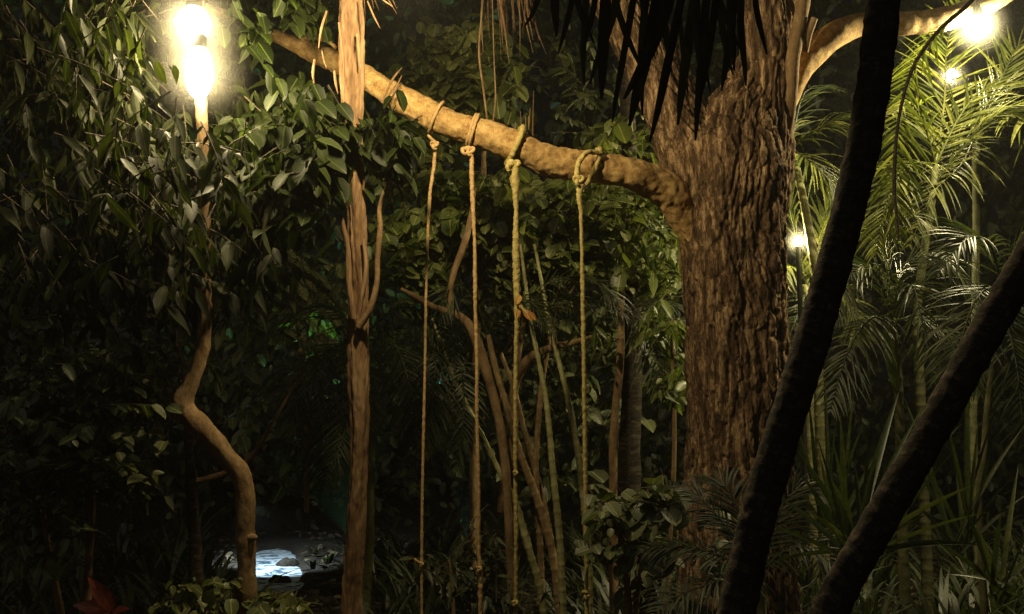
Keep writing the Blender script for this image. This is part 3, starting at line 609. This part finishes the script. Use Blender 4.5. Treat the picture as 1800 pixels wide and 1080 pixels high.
# ================================================================== near leaning palms
def near_palm(label, rows, name='leaning_palm'):
    c = curve(rows); base = Vector(c[0][:3]); base.z = 0
    t = thing(name, label, 'palm', base, 'dark leaning palm trunks in the foreground')
    b = MB(); tube(b, c, seg=56, step=.005, disp=lambda th, s, p, r: ringed(.06, .018)(th, s, p, r) + r * .06 * noise.fractal(Vector(p) * 38, .8, 2, 3)); build(b, 'trunk', M['palm_dark'], t)
    return t
n1 = near_palm('near dark palm trunk curving up in front of the broad tree', [(1200, 1750, 2.4, 62), (1240, 1400, 2.42, 48), (1296, 1080, 2.4, 34), (1334, 900, 2.4, 32), (1386, 730, 2.4, 31), (1439, 560, 2.4, 30), (1491, 370, 2.4, 29), (1528, 200, 2.4, 29), (1553, 0, 2.4, 29), (1570, -180, 2.42, 29), (1580, -480, 2.5, 25)])
n2 = near_palm('near dark palm trunk slanting from the bottom up to the right edge', [(1320, 1750, 2.3, 70), (1385, 1300, 2.3, 44), (1458, 1080, 2.3, 32), (1544, 920, 2.3, 30), (1643, 750, 2.3, 29), (1730, 590, 2.3, 29), (1818, 440, 2.3, 29), (1925, 230, 2.32, 29), (2040, -60, 2.4, 30)])
# dark frond hanging across the top, built leaflet by leaflet
hf = Vector(at(1580, -480, 2.5))
fr = MB(); tube(fr, [(*hf, .02), (*at(1480, -330, 2.6), .018), (*at(1340, -150, 2.75), .014), (*at(1200, -80, 2.85), .011), (*at(1060, -70, 2.9), .008), (*at(960, -60, 2.95), .004)], seg=10, step=.05)
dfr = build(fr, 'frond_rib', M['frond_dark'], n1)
def strip(mb, p0, p1, w, bend=.0, ns=6):
    p0 = np.array(p0); p1 = np.array(p1); d = p1 - p0; L = np.linalg.norm(d); d /= L
    x = np.cross(d, [0, 1, 0]); x /= np.linalg.norm(x); x = x * math.cos(bend) + np.cross(d, x) * math.sin(bend); z = np.cross(x, d)
    V = []; UV = []; Fq = []; kx = rng.normal() * .035; ky = rng.normal() * .008; w = w * rng.uniform(.7, 1.25)
    for s in range(ns + 1):
        a = s / ns; ww = w * (.35 + .65 * min(1, a * 5)) * (1 - .8 * max(0, (a - .6) / .4) ** 2) + .0008
        q = p0 + d * L * a + z * .02 * math.sin(a * 3) + x * (kx * a * a + ky * math.sin(a * 5) * a) + d * 0
        V += [q - x * ww * .5 + z * ww * .2, q, q + x * ww * .5 + z * ww * .2]; UV += [(0, a), (.5, a), (1, a)]
    for s in range(ns):
        for c in (0, 1):
            e = s * 3 + c; Fq.append((e, e + 1, e + 4, e + 3))
    mb.add(V, Fq, UV)
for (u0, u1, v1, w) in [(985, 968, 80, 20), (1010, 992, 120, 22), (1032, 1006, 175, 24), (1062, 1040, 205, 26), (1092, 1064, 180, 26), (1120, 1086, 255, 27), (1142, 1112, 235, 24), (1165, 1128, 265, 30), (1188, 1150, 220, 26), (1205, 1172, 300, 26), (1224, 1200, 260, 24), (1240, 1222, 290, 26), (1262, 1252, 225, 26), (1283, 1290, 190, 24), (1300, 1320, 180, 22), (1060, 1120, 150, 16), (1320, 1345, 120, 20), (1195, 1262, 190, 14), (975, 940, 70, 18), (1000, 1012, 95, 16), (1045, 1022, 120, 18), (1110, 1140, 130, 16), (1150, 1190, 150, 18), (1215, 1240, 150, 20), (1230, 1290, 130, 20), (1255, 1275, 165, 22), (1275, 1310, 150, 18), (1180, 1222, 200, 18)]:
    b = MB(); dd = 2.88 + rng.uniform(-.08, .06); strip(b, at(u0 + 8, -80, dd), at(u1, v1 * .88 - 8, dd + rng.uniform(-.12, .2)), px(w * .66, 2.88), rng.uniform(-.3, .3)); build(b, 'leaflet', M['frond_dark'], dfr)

# dried fronds
def dry_bunch(label, name, u0, v0, lines, d):
    t = thing(name, label, 'dried frond', at(u0, v0, d))
    for u1, v1, u2, v2, w in lines:
        b = MB(); dd = d + rng.uniform(-.12, .12); um = (u1 + u2) / 2 + rng.uniform(-6, 6)
        tube(b, curve([(u1, v1, dd, w * .55), (um, (v1 + v2) / 2, dd, w * .5), (u2, v2, dd + .05, w * .12)]), seg=6, step=.03); build(b, 'dry_leaflet', M['dry'], t)
L = [(852 + i * 4.6 + rng.uniform(-4, 4), -40, 846 + i * 6 + rng.uniform(-14, 14), rng.uniform(30, 112), rng.uniform(2, 5)) for i in range(17)] + [(905, -40, 960, 95, 4), (870, -40, 895, 112, 5), (880, -40, 890, 96, 5)]
dry_bunch('bunch of brown dried palm leaflets hanging from the top behind the long branch', 'dried_frond', 880, -40, L, 6.6)
L = [(640 + i * 5, -40, 648 + i * 11 + rng.uniform(-6, 6), rng.uniform(12, 66), rng.uniform(2, 4)) for i in range(6)]
dry_bunch('few curled brown dried leaflets hanging beside the top of the straight tree', 'dried_frond', 650, -40, L, 5.6)
# bare shoots above and below the branch
for k, (label, rws) in enumerate([('thin bare twig rising behind the long branch under the dried leaflets', [(857, 215, 6.15, 2), (850, 160, 6.2, 2), (842, 90, 6.3, 2), (848, 10, 6.4, 1.5), (850, -60, 6.5, 1)]),
                   ('thin bare twig just right of the first one behind the branch', [(866, 220, 6.15, 1.5), (871, 170, 6.2, 1.5), (868, 90, 6.3, 1.2), (864, -60, 6.5, .8)])]):
    t = thing('hanging_root', label, 'root', at(*rws[0][:3]), 'thin aerial roots behind the branch'); b = MB(); tube(b, curve(rws), seg=6, step=.04); build(b, 'root_strand', M['bark_grey'], t)
t = thing('dry_sprout', 'cluster of thin upright dry stalks on top of the long branch', 'sprout', at(925, 250, 6.05))
for u0, u1, v1 in ((905, 906, 215), (918, 915, 196), (924, 924, 205), (930, 929, 205), (936, 938, 160), (928, 932, 190)):
    b = MB(); tube(b, curve([(u0, 250, 6.05, 1.8), (u1, v1, 6.05, .7)]), seg=6, step=.05); build(b, 'stalk', M['dry'], t)
t = thing('dry_sprout', 'pair of thin slanting twigs crossing the long branch right of the straight tree', 'sprout', at(680, 185, 5.8))
for a_ in ([(672, 178, 5.8, 2), (690, 140, 5.75, 2), (706, 120, 5.8, 1)], [(684, 190, 5.8, 2), (694, 160, 5.74, 2), (706, 134, 5.8, 1)]):
    b = MB(); tube(b, curve(a_), seg=6, step=.03); build(b, 'stalk', M['bark_brown'], t)

# ================================================================== sword-leaved plants, bottom right
def sword_plant(label, u, v, d, blades, name='sword_plant', m='blade'):
    base = at(u, v, d); t = thing(name, label, 'plant', Vector((base.x, base.y, 0)))
    for (u1, v1, w, dz) in blades:
        p0 = np.array(base) + rng.normal(size=3) * .03; p1 = np.array(at(u1, v1, d + dz)); dirv = p1 - p0; L = np.linalg.norm(dirv)
        mid = (p0 + p1) / 2 + np.array([0, 0, .10 * L])
        b = MB(); V = []; UV = []; Fq = []; ns = 9
        sx = np.cross(dirv, [rng.normal() * .5, -1, rng.normal() * .5]); sx /= np.linalg.norm(sx); z = np.cross(sx, dirv / L)
        for s in range(ns + 1):
            a = s / ns; q = (1 - a) ** 2 * p0 + 2 * a * (1 - a) * mid + a * a * p1; ww = px(w * .75, d) * (.55 + .9 * a if a < .4 else .91 * (1 - ((a - .4) / .6) ** 1.7)) + .001
            V += [q - sx * ww * .5 + z * ww * .22, q, q + sx * ww * .5 + z * ww * .22]; UV += [(0, a), (.5, a), (1, a)]
        for s in range(ns):
            for c in (0, 1):
                e = s * 3 + c; Fq.append((e, e + 1, e + 4, e + 3))
        b.add(V, Fq, UV); build(b, 'blade', M[m], t)
    return t
bl = [(1400, 790, 16, -.1), (1435, 765, 14, .1), (1477, 727, 18, 0), (1465, 780, 14, -.2), (1405, 830, 16, -.2), (1580, 690, 22, .2), (1530, 730, 18, .3), (1690, 745, 18, -.1), (1680, 790, 14, -.2), (1360, 870, 16, .1), (1340, 920, 14, .1),
      (1720, 850, 18, -.1), (1740, 900, 16, 0), (1620, 720, 16, .3), (1350, 990, 16, -.1), (1640, 900, 16, -.3), (1730, 960, 16, .1), (1460, 840, 18, -.3), (1500, 800, 16, .3), (1550, 760, 18, 0), (1600, 800, 16, -.2), (1420, 900, 16, -.3)]
sword_plant('large rosette of long sword-shaped leaves between the two dark leaning trunks', 1500, 985, 4.6, bl)
bl2 = [(1840, 860, 16, 0), (1690, 880, 14, .1), (1790, 820, 14, .2), (1640, 950, 14, 0), (1720, 930, 14, -.1), (1850, 960, 16, 0), (1660, 1010, 12, .1), (1760, 900, 14, -.1)]
sword_plant('smaller rosette of narrow blades in the lower right corner', 1765, 1050, 4.4, bl2)
b = MB()
for _ in range(520):
    x = rng.uniform(-4.5, 5.5); y = rng.uniform(5.6, 12); hgt = rng.uniform(.25, .75); p0 = np.array([x, y, 0.0])
    su = screen(np.array([x, y, .2]))
    if 640 < su[0] < 1130 and y < 6.7: continue
    if 360 < su[0] < 440 and 10 < y < 12: continue
    if 400 < su[0] < 640 and y > 5.9:
        hgt *= .22
        if abs(x + .2354 * y) < .3 and y > 9.3: continue
    for j in range(9):
        az = rng.uniform(0, 2 * math.pi); reach = hgt * rng.uniform(.3, 1.1); h_ = np.array([math.cos(az), math.sin(az), 0]); q = p0.copy(); V = []; UV = []; Fq = []; ww = rng.uniform(.014, .03); sx = np.cross(h_, [0, 0, 1])
        for s_ in range(5):
            a_ = s_ / 4; q = p0 + h_ * reach * a_ + np.array([0, 0, hgt * 1.5 * a_ * (1 - .5 * a_)]); w_ = ww * (1 - a_ ** 2) + .001
            V += [q - sx * w_, q + sx * w_]; UV += [(0, a_), (1, a_)]
        b.add(V, [(i * 2, i * 2 + 1, i * 2 + 3, i * 2 + 2) for i in range(4)], UV)
tag(build(b, 'undergrowth', M['dim'], kind='stuff'), 'dark grassy undergrowth covering the ground between the trunks')
bl3 = [(u_, v_, rng.uniform(9, 15), rng.uniform(-.4, .4)) for u_, v_ in [(1640, 660), (1590, 700), (1700, 640), (1760, 690), (1800, 750), (1610, 800), (1680, 820), (1740, 800), (1820, 860), (1560, 740), (1660, 730), (1720, 740), (1770, 850), (1600, 880), (1790, 930), (1830, 700)]]
sword_plant('tall narrow-bladed plant in the shade right of the rosette', 1690, 960, 5.6, bl3)
bl4 = [(u_, v_, rng.uniform(9, 14), rng.uniform(-.4, .4)) for u_, v_ in [(1380, 700), (1420, 690), (1450, 660), (1400, 760), (1500, 690), (1520, 740), (1540, 800), (1370, 820), (1550, 860), (1360, 900), (1470, 740), (1560, 930), (1440, 800)]]
sword_plant('tall narrow-bladed plant behind the rosette beside the broad tree', 1460, 960, 6.0, bl4)
# arching dim fronds at the foot of the broad tree
base = at(1330, 1010, 5.0); base.z = 0
fb = thing('low_palm', 'low arching dim palm fronds spreading in front of the foot of the broad tree', 'palm', base)
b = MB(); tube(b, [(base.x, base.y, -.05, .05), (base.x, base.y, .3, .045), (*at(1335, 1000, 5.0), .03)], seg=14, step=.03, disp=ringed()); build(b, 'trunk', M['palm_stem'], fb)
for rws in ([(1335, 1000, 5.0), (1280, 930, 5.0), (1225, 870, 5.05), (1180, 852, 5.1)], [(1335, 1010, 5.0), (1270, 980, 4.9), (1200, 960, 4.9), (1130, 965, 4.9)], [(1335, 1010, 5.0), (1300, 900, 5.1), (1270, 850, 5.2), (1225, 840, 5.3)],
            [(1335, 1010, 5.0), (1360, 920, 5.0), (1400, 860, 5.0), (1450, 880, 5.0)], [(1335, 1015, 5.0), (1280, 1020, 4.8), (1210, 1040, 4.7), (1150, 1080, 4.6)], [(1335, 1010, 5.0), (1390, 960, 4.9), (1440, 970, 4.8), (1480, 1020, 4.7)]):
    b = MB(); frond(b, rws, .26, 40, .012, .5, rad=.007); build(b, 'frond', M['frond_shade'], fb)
# red-leaved plant
base = at(200, 1075, 4.6); t = thing('red_leaved_plant', 'red-leaved plant low in the left corner', 'plant', Vector((base.x, base.y, 0)))
b = MB(); tube(b, [(base.x, base.y, -.05, .012), (*base, .01)], seg=8, step=.05); build(b, 'stem', M['stem_brown'], t)
for u1, v1, w in ((158, 1016, 26), (128, 1060, 22), (222, 1068, 20)):
    b = MB(); p0 = np.array(base); dv = np.array(at(u1, v1, 4.55)) - p0; Fr = frame(dv, np.array([.3, -1, .6])); b.add((Fr @ (TPL['long'][0] * np.linalg.norm(dv) * [1.2, 1, 1]).T).T + p0, TPL['long'][1], TPL['long'][2]); build(b, 'leaf', M['red'], t)

# ================================================================== ROPES
def strand(lobes=3, pitch=.05, amp=.22):
    def f(th, s, p, r): return r * (amp * 1.5 * (abs(math.cos(lobes / 2 * (th - 2 * math.pi * s / pitch))) - .6) + .35 * noise.noise(Vector(p) * 45))
    return f
bp = resample(curve([(1234, 520, 6.52, 5), (1222, 450, 6.48, 13), (1208, 396, 6.43, 25), (1184, 350, 6.36, 33), (1152, 323, 6.27, 32), (1100, 303, 6.15, 27), (1030, 292, 6.1, 27), (960, 281, 6.05, 28), (900, 254, 6.0, 27), (850, 236, 6.0, 25), (800, 221, 6.0, 25), (740, 194, 6.0, 24), (690, 166, 6.02, 22), (640, 136, 6.05, 21)]), .02)
def branch_at(u):
    i = min(range(len(bp)), key=lambda k: abs(screen(bp[k][:3])[0] - u)); t = bp[min(i + 2, len(bp) - 1)][:3] - bp[max(i - 2, 0)][:3]
    return bp[i][:3], t / np.linalg.norm(t), bp[i][3]
def loop(mb, u, r, tilt=0, slack=.0, drop=0.0, turns=1, shift=.0, pitch=.04):
    c, t, R0 = branch_at(u); t = t.copy(); t[2] += tilt; t /= np.linalg.norm(t)
    a = np.array([0, -1.0, 0]); a -= t * a.dot(t); a /= np.linalg.norm(a); bb = np.cross(t, a); pts = []
    if bb[2] < 0: bb = -bb
    n_ = 20 * turns
    for i in range(n_ + 1):
        th = -math.pi / 2 + 2 * math.pi * turns * i / n_; rr = R0 * 1.06 + r + slack * max(0, -math.sin(th)) ** 2
        pts.append((*(c + a * math.cos(th) * rr + bb * math.sin(th) * rr * 1.0 + t * (shift * i / n_) + np.array([0, 0, -drop * max(0, -math.sin(th)) ** 3])), r))
    tube(mb, pts, seg=12, step=.008, disp=strand(3, pitch))
def knot(mb, p, s, r, pitch=.03):
    pts = []
    for i in range(37):
        a = 2 * math.pi * i / 36
        pts.append((p[0] + s * (math.sin(a) + 2 * math.sin(2 * a)) * .4, p[1] + s * .45 * -math.sin(3 * a) - .01, p[2] + s * (math.cos(a) - 2 * math.cos(2 * a)) * .42, r))
    tube(mb, pts, seg=10, step=.006, disp=strand(3, pitch))
def rope(label, m, u_loop, rr_loop, rows, kn, tails, group, **kw):
    c, t, R0 = branch_at(u_loop)
    t_ = thing('hanging_rope', label, 'rope', Vector(c), group)
    mb = MB(); loop(mb, u_loop, rr_loop, **kw); build(mb, 'loop', m, t_)
    for (u, v, s, r) in kn:
        mb = MB(); p = at(u, v, 5.85); knot(mb, p, s, r); build(mb, 'knot', m, t_)
    mb = MB(); tube(mb, curve(rows), seg=12, step=.008, disp=strand(3, .045)); build(mb, 'rope_length', m, t_)
    for tl in tails:
        mb = MB(); tube(mb, curve(tl), seg=9, step=.008, disp=strand(3, .03)); build(mb, 'rope_tail', m, t_)
    return t_
GR = 'ropes hanging from the long branch'
rope('thin orange rope hanging leftmost from the long branch', M['rope_o'], 766, .010, [(765, 250, 5.86, 3.2), (763, 290, 5.86, 3), (756, 340, 5.86, 3), (752, 410, 5.86, 2.5), (750, 480, 5.86, 2.3), (748, 560, 5.86, 2.5), (747, 640, 5.86, 2.3), (745, 730, 5.86, 2.5), (742, 880, 5.86, 2.4), (741, 980, 5.86, 2.6), (741, 1080, 5.86, 2.4), (739, 1165, 5.86, 2.5)],
     [(764, 256, .020, .008), (741, 992, .010, .005)], [[(764, 250, 5.84, 3), (756, 242, 5.82, 3), (752, 238, 5.82, 2)], [(741, 992, 5.85, 2.5), (732, 986, 5.84, 2.5), (728, 982, 5.84, 1.5)]], GR, tilt=.0)
rope('orange rope with a doubled loop, second from the left on the branch', M['rope_o'], 826, .010, [(829, 262, 5.85, 4), (830, 330, 5.86, 4), (834, 420, 5.86, 3), (835, 500, 5.86, 3.6), (836, 560, 5.86, 3), (838, 640, 5.86, 3.1), (838, 720, 5.86, 3), (841, 860, 5.86, 3.2), (841, 960, 5.86, 3.2), (844, 1010, 5.86, 3.8), (844, 1090, 5.86, 3.4), (844, 1165, 5.86, 4)],
     [(826, 266, .024, .009), (842, 1000, .012, .007)], [[(824, 262, 5.84, 3.5), (813, 262, 5.83, 4), (815, 270, 5.82, 3), (824, 270, 5.83, 3)]], GR, turns=2, shift=-.03)
rope('thick yellow rope with a heavy knot, third from the left on the branch', M['rope_y'], 906, .018, [(903, 290, 5.84, 8), (905, 315, 5.84, 8), (906, 338, 5.84, 6), (907, 370, 5.85, 4), (907, 410, 5.85, 5), (907, 440, 5.85, 6), (908, 500, 5.85, 6), (909, 545, 5.85, 5), (907, 620, 5.86, 3.6), (906, 700, 5.86, 3.8), (906, 830, 5.86, 3.6), (907, 940, 5.86, 3.8), (907, 1000, 5.86, 3.6), (907, 1165, 5.86, 4.2)],
     [(903, 292, .028, .013), (905, 322, .016, .010), (906, 832, .010, .007), (905, 1060, .013, .008)], [[(900, 290, 5.82, 5), (893, 292, 5.8, 5), (894, 301, 5.8, 4)], [(908, 530, 5.83, 4), (920, 545, 5.82, 3), (930, 555, 5.82, 2)]], GR, tilt=.0)
rope('yellow rope tied slackly, nearest the broad trunk', M['rope_y'], 1040, .016, [(1022, 322, 5.86, 7), (1018, 345, 5.86, 5), (1021, 375, 5.86, 3.5), (1023, 450, 5.86, 3), (1024, 500, 5.86, 3.8), (1026, 620, 5.86, 3.8), (1028, 780, 5.86, 3.8), (1030, 920, 5.86, 3.8), (1031, 1060, 5.86, 3.8), (1032, 1165, 5.86, 3.8)],
     [(1017, 318, .024, .011), (1031, 1045, .02, .009)], [[(1056, 270, 6.0, 4), (1034, 268, 5.93, 4.5), (1019, 283, 5.88, 5), (1014, 305, 5.86, 5), (1016, 325, 5.85, 4.5)]], GR, tilt=.25)
t = thing('dead_leaf_cluster', 'orange dead leaves caught on the thick yellow rope', 'leaves', at(915, 535, 5.83))
for u1, v1, s, a in ((915, 520, .06, -.5), (922, 545, .07, .6), (930, 550, .06, .9), (912, 545, .05, -.2)):
    b = MB(); Fr = frame(np.array([a, -.3, -1]), np.array([0, -1, .3])); b.add((Fr @ (TPL['oval'][0] * s).T).T + np.array(at(u1, v1, 5.82)), TPL['oval'][1], TPL['oval'][2]); build(b, 'leaf', M['orange_leaf'], t)

# ================================================================== LAMPS
def glare_mat(name, density, R_):  # scatter material imitating lens glare round a bulb, thinning outward
    m = bpy.data.materials.new(name); m.use_nodes = True; m.cycles.volume_sampling = 'EQUIANGULAR'; n = m.node_tree.nodes; l = m.node_tree.links; n.remove(n['Principled BSDF'])
    tc = n.new('ShaderNodeTexCoord'); ln = N(n, 'ShaderNodeVectorMath', operation='LENGTH'); l.new(tc.outputs['Object'], ln.inputs[0])
    mr = n.new('ShaderNodeMapRange'); l.new(ln.outputs['Value'], mr.inputs[0]); mr.inputs[1].default_value = R_ * .3; mr.inputs[2].default_value = R_; mr.inputs[3].default_value = 1; mr.inputs[4].default_value = 0
    pw = N(n, 'ShaderNodeMath', operation='POWER'); l.new(mr.outputs[0], pw.inputs[0]); pw.inputs[1].default_value = 2.0
    mu = N(n, 'ShaderNodeMath', operation='MULTIPLY'); l.new(pw.outputs[0], mu.inputs[0]); mu.inputs[1].default_value = density
    vs = n.new('ShaderNodeVolumeScatter'); l.new(mu.outputs[0], vs.inputs['Density']); vs.inputs['Color'].default_value = (1, .97, .85, 1)
    l.new(vs.outputs[0], n['Material Output'].inputs['Volume']); return m
def lamp(label, p, r, strength, col, tall=1.0, cord=.5, name='hanging_lamp', hang=True, group='glowing globe lamps hung among the trees', halo=.3, dens=.35):
    def glow(t_, n, l, p, out):
        e = N(n, 'ShaderNodeEmission'); e.inputs[0].default_value = (*col, 1); e.inputs[1].default_value = 7
        tr = N(n, 'ShaderNodeBsdfTransparent'); ad = N(n, 'ShaderNodeAddShader'); l.new(e.outputs[0], ad.inputs[0]); l.new(tr.outputs[0], ad.inputs[1]); l.new(ad.outputs[0], out.inputs['Surface']); n.remove(p)
    m = mat('lamp_glow', glow); m.cycles.emission_sampling = 'NONE'
    t = thing(name, label, 'lamp', p, group)
    b = MB(); prof = [(0, -1)] + [(math.sin(math.pi * i / 10), -math.cos(math.pi * i / 10)) for i in range(1, 10)] + [(0, 1)]
    tube(b, [(p.x, p.y, p.z + z * r * tall, max(x * r, .001)) for x, z in prof], seg=16, step=9); build(b, 'bulb', m, t)
    for zz in ((0,) if tall == 1 else (-r * .75, r * .75)):
        l = bpy.data.lights.new('lamp_light', 'POINT'); l.energy = strength * 39.5 * r * r / (1 if tall == 1 else 2); l.color = col; l.shadow_soft_size = r * .8
        o = bpy.data.objects.new('lamp_light', l); COL.objects.link(o); o.parent = t; o.location = (0, 0, zz)
    if halo:
        b = MB(); tube(b, [(0, 0, z * halo, max(x * halo, .001)) for x, z in prof], seg=20, step=9); o = build(b, 'glare_volume', glare_mat('lamp_glare', dens, halo)); o.parent = t  # added scattering ball for the glare, not a part of the lamp
    if hang:
        b = MB(); tube(b, [(p.x, p.y, p.z + r * tall * .92, r * .5), (p.x, p.y, p.z + r * tall + .05, r * .45), (p.x, p.y, p.z + r * tall + .07, .012)], seg=14, step=9); build(b, 'socket', M['metal'], t)
        b = MB(); tube(b, [(p.x, p.y, p.z + r * tall + .06, .004), (p.x + .01, p.y, p.z + r * tall + .06 + cord * .5, .004), (p.x, p.y + .01, p.z + r * tall + .06 + cord, .004)], seg=6, step=.1); build(b, 'cord', M['metal'], t)
    else:
        b = MB(); tube(b, [(p.x, p.y, p.z - r * tall * .9, r * .6), (p.x, p.y, p.z - r * tall - .06, r * .5), (p.x, p.y, 0, .02)], seg=12, step=.2); build(b, 'post', M['metal'], t)
    return t
WARM = (1.0, .8, .43); PALE = (1.0, .86, .48)
lamp('round glowing lamp, upper of the two in the left foliage', at(340, 42, 5.0), .088, 260, WARM, dens=.26)
lamp('tall glowing lamp hanging under the round one in the left foliage', at(350, 128, 4.95), .072, 260, WARM, dens=.26, tall=1.9, cord=.12)
lamp('glowing lamp under the pale curved branch at top right', at(1719, 46, 6.85), .075, 1500, PALE, halo=.24, dens=.12)
lamp('small glowing lamp among the palm fronds at right', at(1672, 134, 8.4), .06, 750, PALE, halo=.18, dens=.12)
lamp('garden lamp half hidden behind the right side of the broad trunk', at(1403, 425, 8.3), .045, 1000, PALE, halo=.18, dens=.12, name='post_lamp', hang=False)
lamp('lamp hanging in front of the long branch, just beyond the top of the frame', H1, .07, 700, WARM, halo=0)

# pool glimpsed at lower left, with its own cool lamp
pc_ = at(490, 965, 11.8); b = MB(); V = [(pc_.x, pc_.y - .4, -.075)]; k = 40
for i in range(k):
    a = 2 * math.pi * i / k; rr = 1 + .25 * noise.noise(Vector((math.cos(a) * 2, math.sin(a) * 2, 5)))
    V.append((pc_.x - .235 * (-.4 + math.sin(a) * 1.9) + math.cos(a) * .42 * rr, pc_.y - .4 + math.sin(a) * 1.9 * rr, -.075))
b.add(V, [(0, 1 + i, 1 + (i + 1) % k) for i in range(k)])
def water(t, n, l, p, out):
    nz = N(n, 'ShaderNodeTexNoise'); nz.inputs['Scale'].default_value = 5; nz.inputs['Detail'].default_value = 5; nz.inputs['Distortion'].default_value = 1.5
    tc = N(n, 'ShaderNodeTexCoord'); l.new(tc.outputs['Object'], nz.inputs[0])
    r = ramp(n, [(.4, (.1, .16, .2)), (.52, (.8, .88, .92))]); l.new(nz.outputs[0], r.inputs[0]); l.new(r.outputs[0], p.inputs['Base Color']); p.inputs['Roughness'].default_value = .15  # pale ripples and dark veins put into the water colour
    bpn = N(n, 'ShaderNodeBump'); bpn.inputs['Strength'].default_value = .6; l.new(nz.outputs[0], bpn.inputs['Height']); l.new(bpn.outputs[0], p.inputs['Normal'])
pool = build(b, 'pool_water', mat('pale_pool_water', water), kind='structure'); pool['label'] = 'pale blue lit water glimpsed between the trunks'
for k_, (u_, v_, d_, w_) in enumerate([(505, 968, 11.3, .13), (492, 1016, 10.2, .12), (528, 958, 11.5, .07)]):
    c_ = at(u_, v_, d_); b = MB(); tube(b, [(c_.x - w_, c_.y, -.06, .01), (c_.x - w_ * .6, c_.y, -.05, w_ * .3), (c_.x, c_.y, -.04, w_ * .4), (c_.x + w_ * .7, c_.y, -.05, w_ * .3), (c_.x + w_, c_.y, -.06, .01)], seg=14, step=.02, disp=knobbly(.4, 14, 1))
    tag(build(b, 'garden_stone', M['soil']), ['dark flat stone across the middle of the lit water', 'dark stone at the near end of the lit water', 'small dark stone at the right edge of the lit water'][k_], 'stone', 'dark stones at the lit water')
def spot(label, p, target, watts, col, cone, blend=.4):
    t = thing('garden_spotlight', label, 'spotlight', p, 'small coloured garden spotlights far behind')
    dv = (target - p).normalized()
    b = MB(); tube(b, [(*(p - dv * .10), .03), (*(p - dv * .08), .05), (*(p + dv * .05), .06)], seg=16, step=9, cap=False); build(b, 'housing', M['metal'], t)
    b = MB(); tube(b, [(*(p - dv * .05), .012), (p.x, p.y, p.z - .1, .012), (p.x, p.y, -.05, .014)], seg=8, step=.1); build(b, 'stake', M['metal'], t)
    l = bpy.data.lights.new('spot_bulb', 'SPOT'); l.energy = watts; l.color = col; l.spot_size = cone; l.spot_blend = blend; l.shadow_soft_size = .02
    o = bpy.data.objects.new('spot_bulb', l); COL.objects.link(o); o.parent = t; o.rotation_euler = dv.to_track_quat('-Z', 'Y').to_euler(); o.location = dv * .03
spot('cool white spotlight aimed down at the lit water from behind the crooked trunk', at(433, 878, 10.9), pc_ + Vector((.02, -.6, 0)), 130, (.66, .86, 1.0), R(105))
spot('green spotlight shining up into the far bush between the left trunks', Vector((at(624, 720, 11.0).x, at(550, 720, 11).y, .25)), at(540, 570, 11.6), 330, (.3, 1, .5), R(75))
spot('teal spotlight shining up behind the orange ropes', Vector((at(820, 780, 10.6).x, at(820, 780, 10.6).y, .3)), at(815, 645, 11.0), 150, (.12, .85, 1), R(38))
for (u, v, d, mm, lab) in ((545, 560, 11.3, 'lit', 'far bush lit green by a garden lamp, seen between the left trunks'), (815, 640, 10.8, 'round', 'far bush lit teal by a garden lamp, seen behind the orange ropes')):
    leafy('lit_bush', lab, 'bush', (u, v + 200, d), [(u, v, 55, 30, d - .2, d + .9, 1)], 14, .2, 'long', mm, per=7, length=.4, singles=90)

# ================================================================== haze
b = MB(); X0, X1, Y0, Y1, Z0, Z1 = -65, 65, -60, 75, -1.3, 14
V = [(x, y, z) for z in (Z0, Z1) for y in (Y0, Y1) for x in (X0, X1)]
b.add(V, [(0, 2, 3, 1), (4, 5, 7, 6), (0, 1, 5, 4), (2, 6, 7, 3), (0, 4, 6, 2), (1, 3, 7, 5)])
hm = bpy.data.materials.new('glow_haze'); hm.use_nodes = True; hn = hm.node_tree.nodes; hn.remove(hn['Principled BSDF'])
pv = hn.new('ShaderNodeVolumePrincipled'); pv.inputs['Color'].default_value = (.95, .93, .88, 1); pv.inputs['Density'].default_value = .0013; pv.inputs['Anisotropy'].default_value = .3  # thin scatter added so the lamps glow and the blacks lift
hm.node_tree.links.new(pv.outputs[0], hn['Material Output'].inputs['Volume'])
tag(build(b, 'haze', hm, kind='stuff', smooth=False), 'faint added haze that spreads the lamp glow')
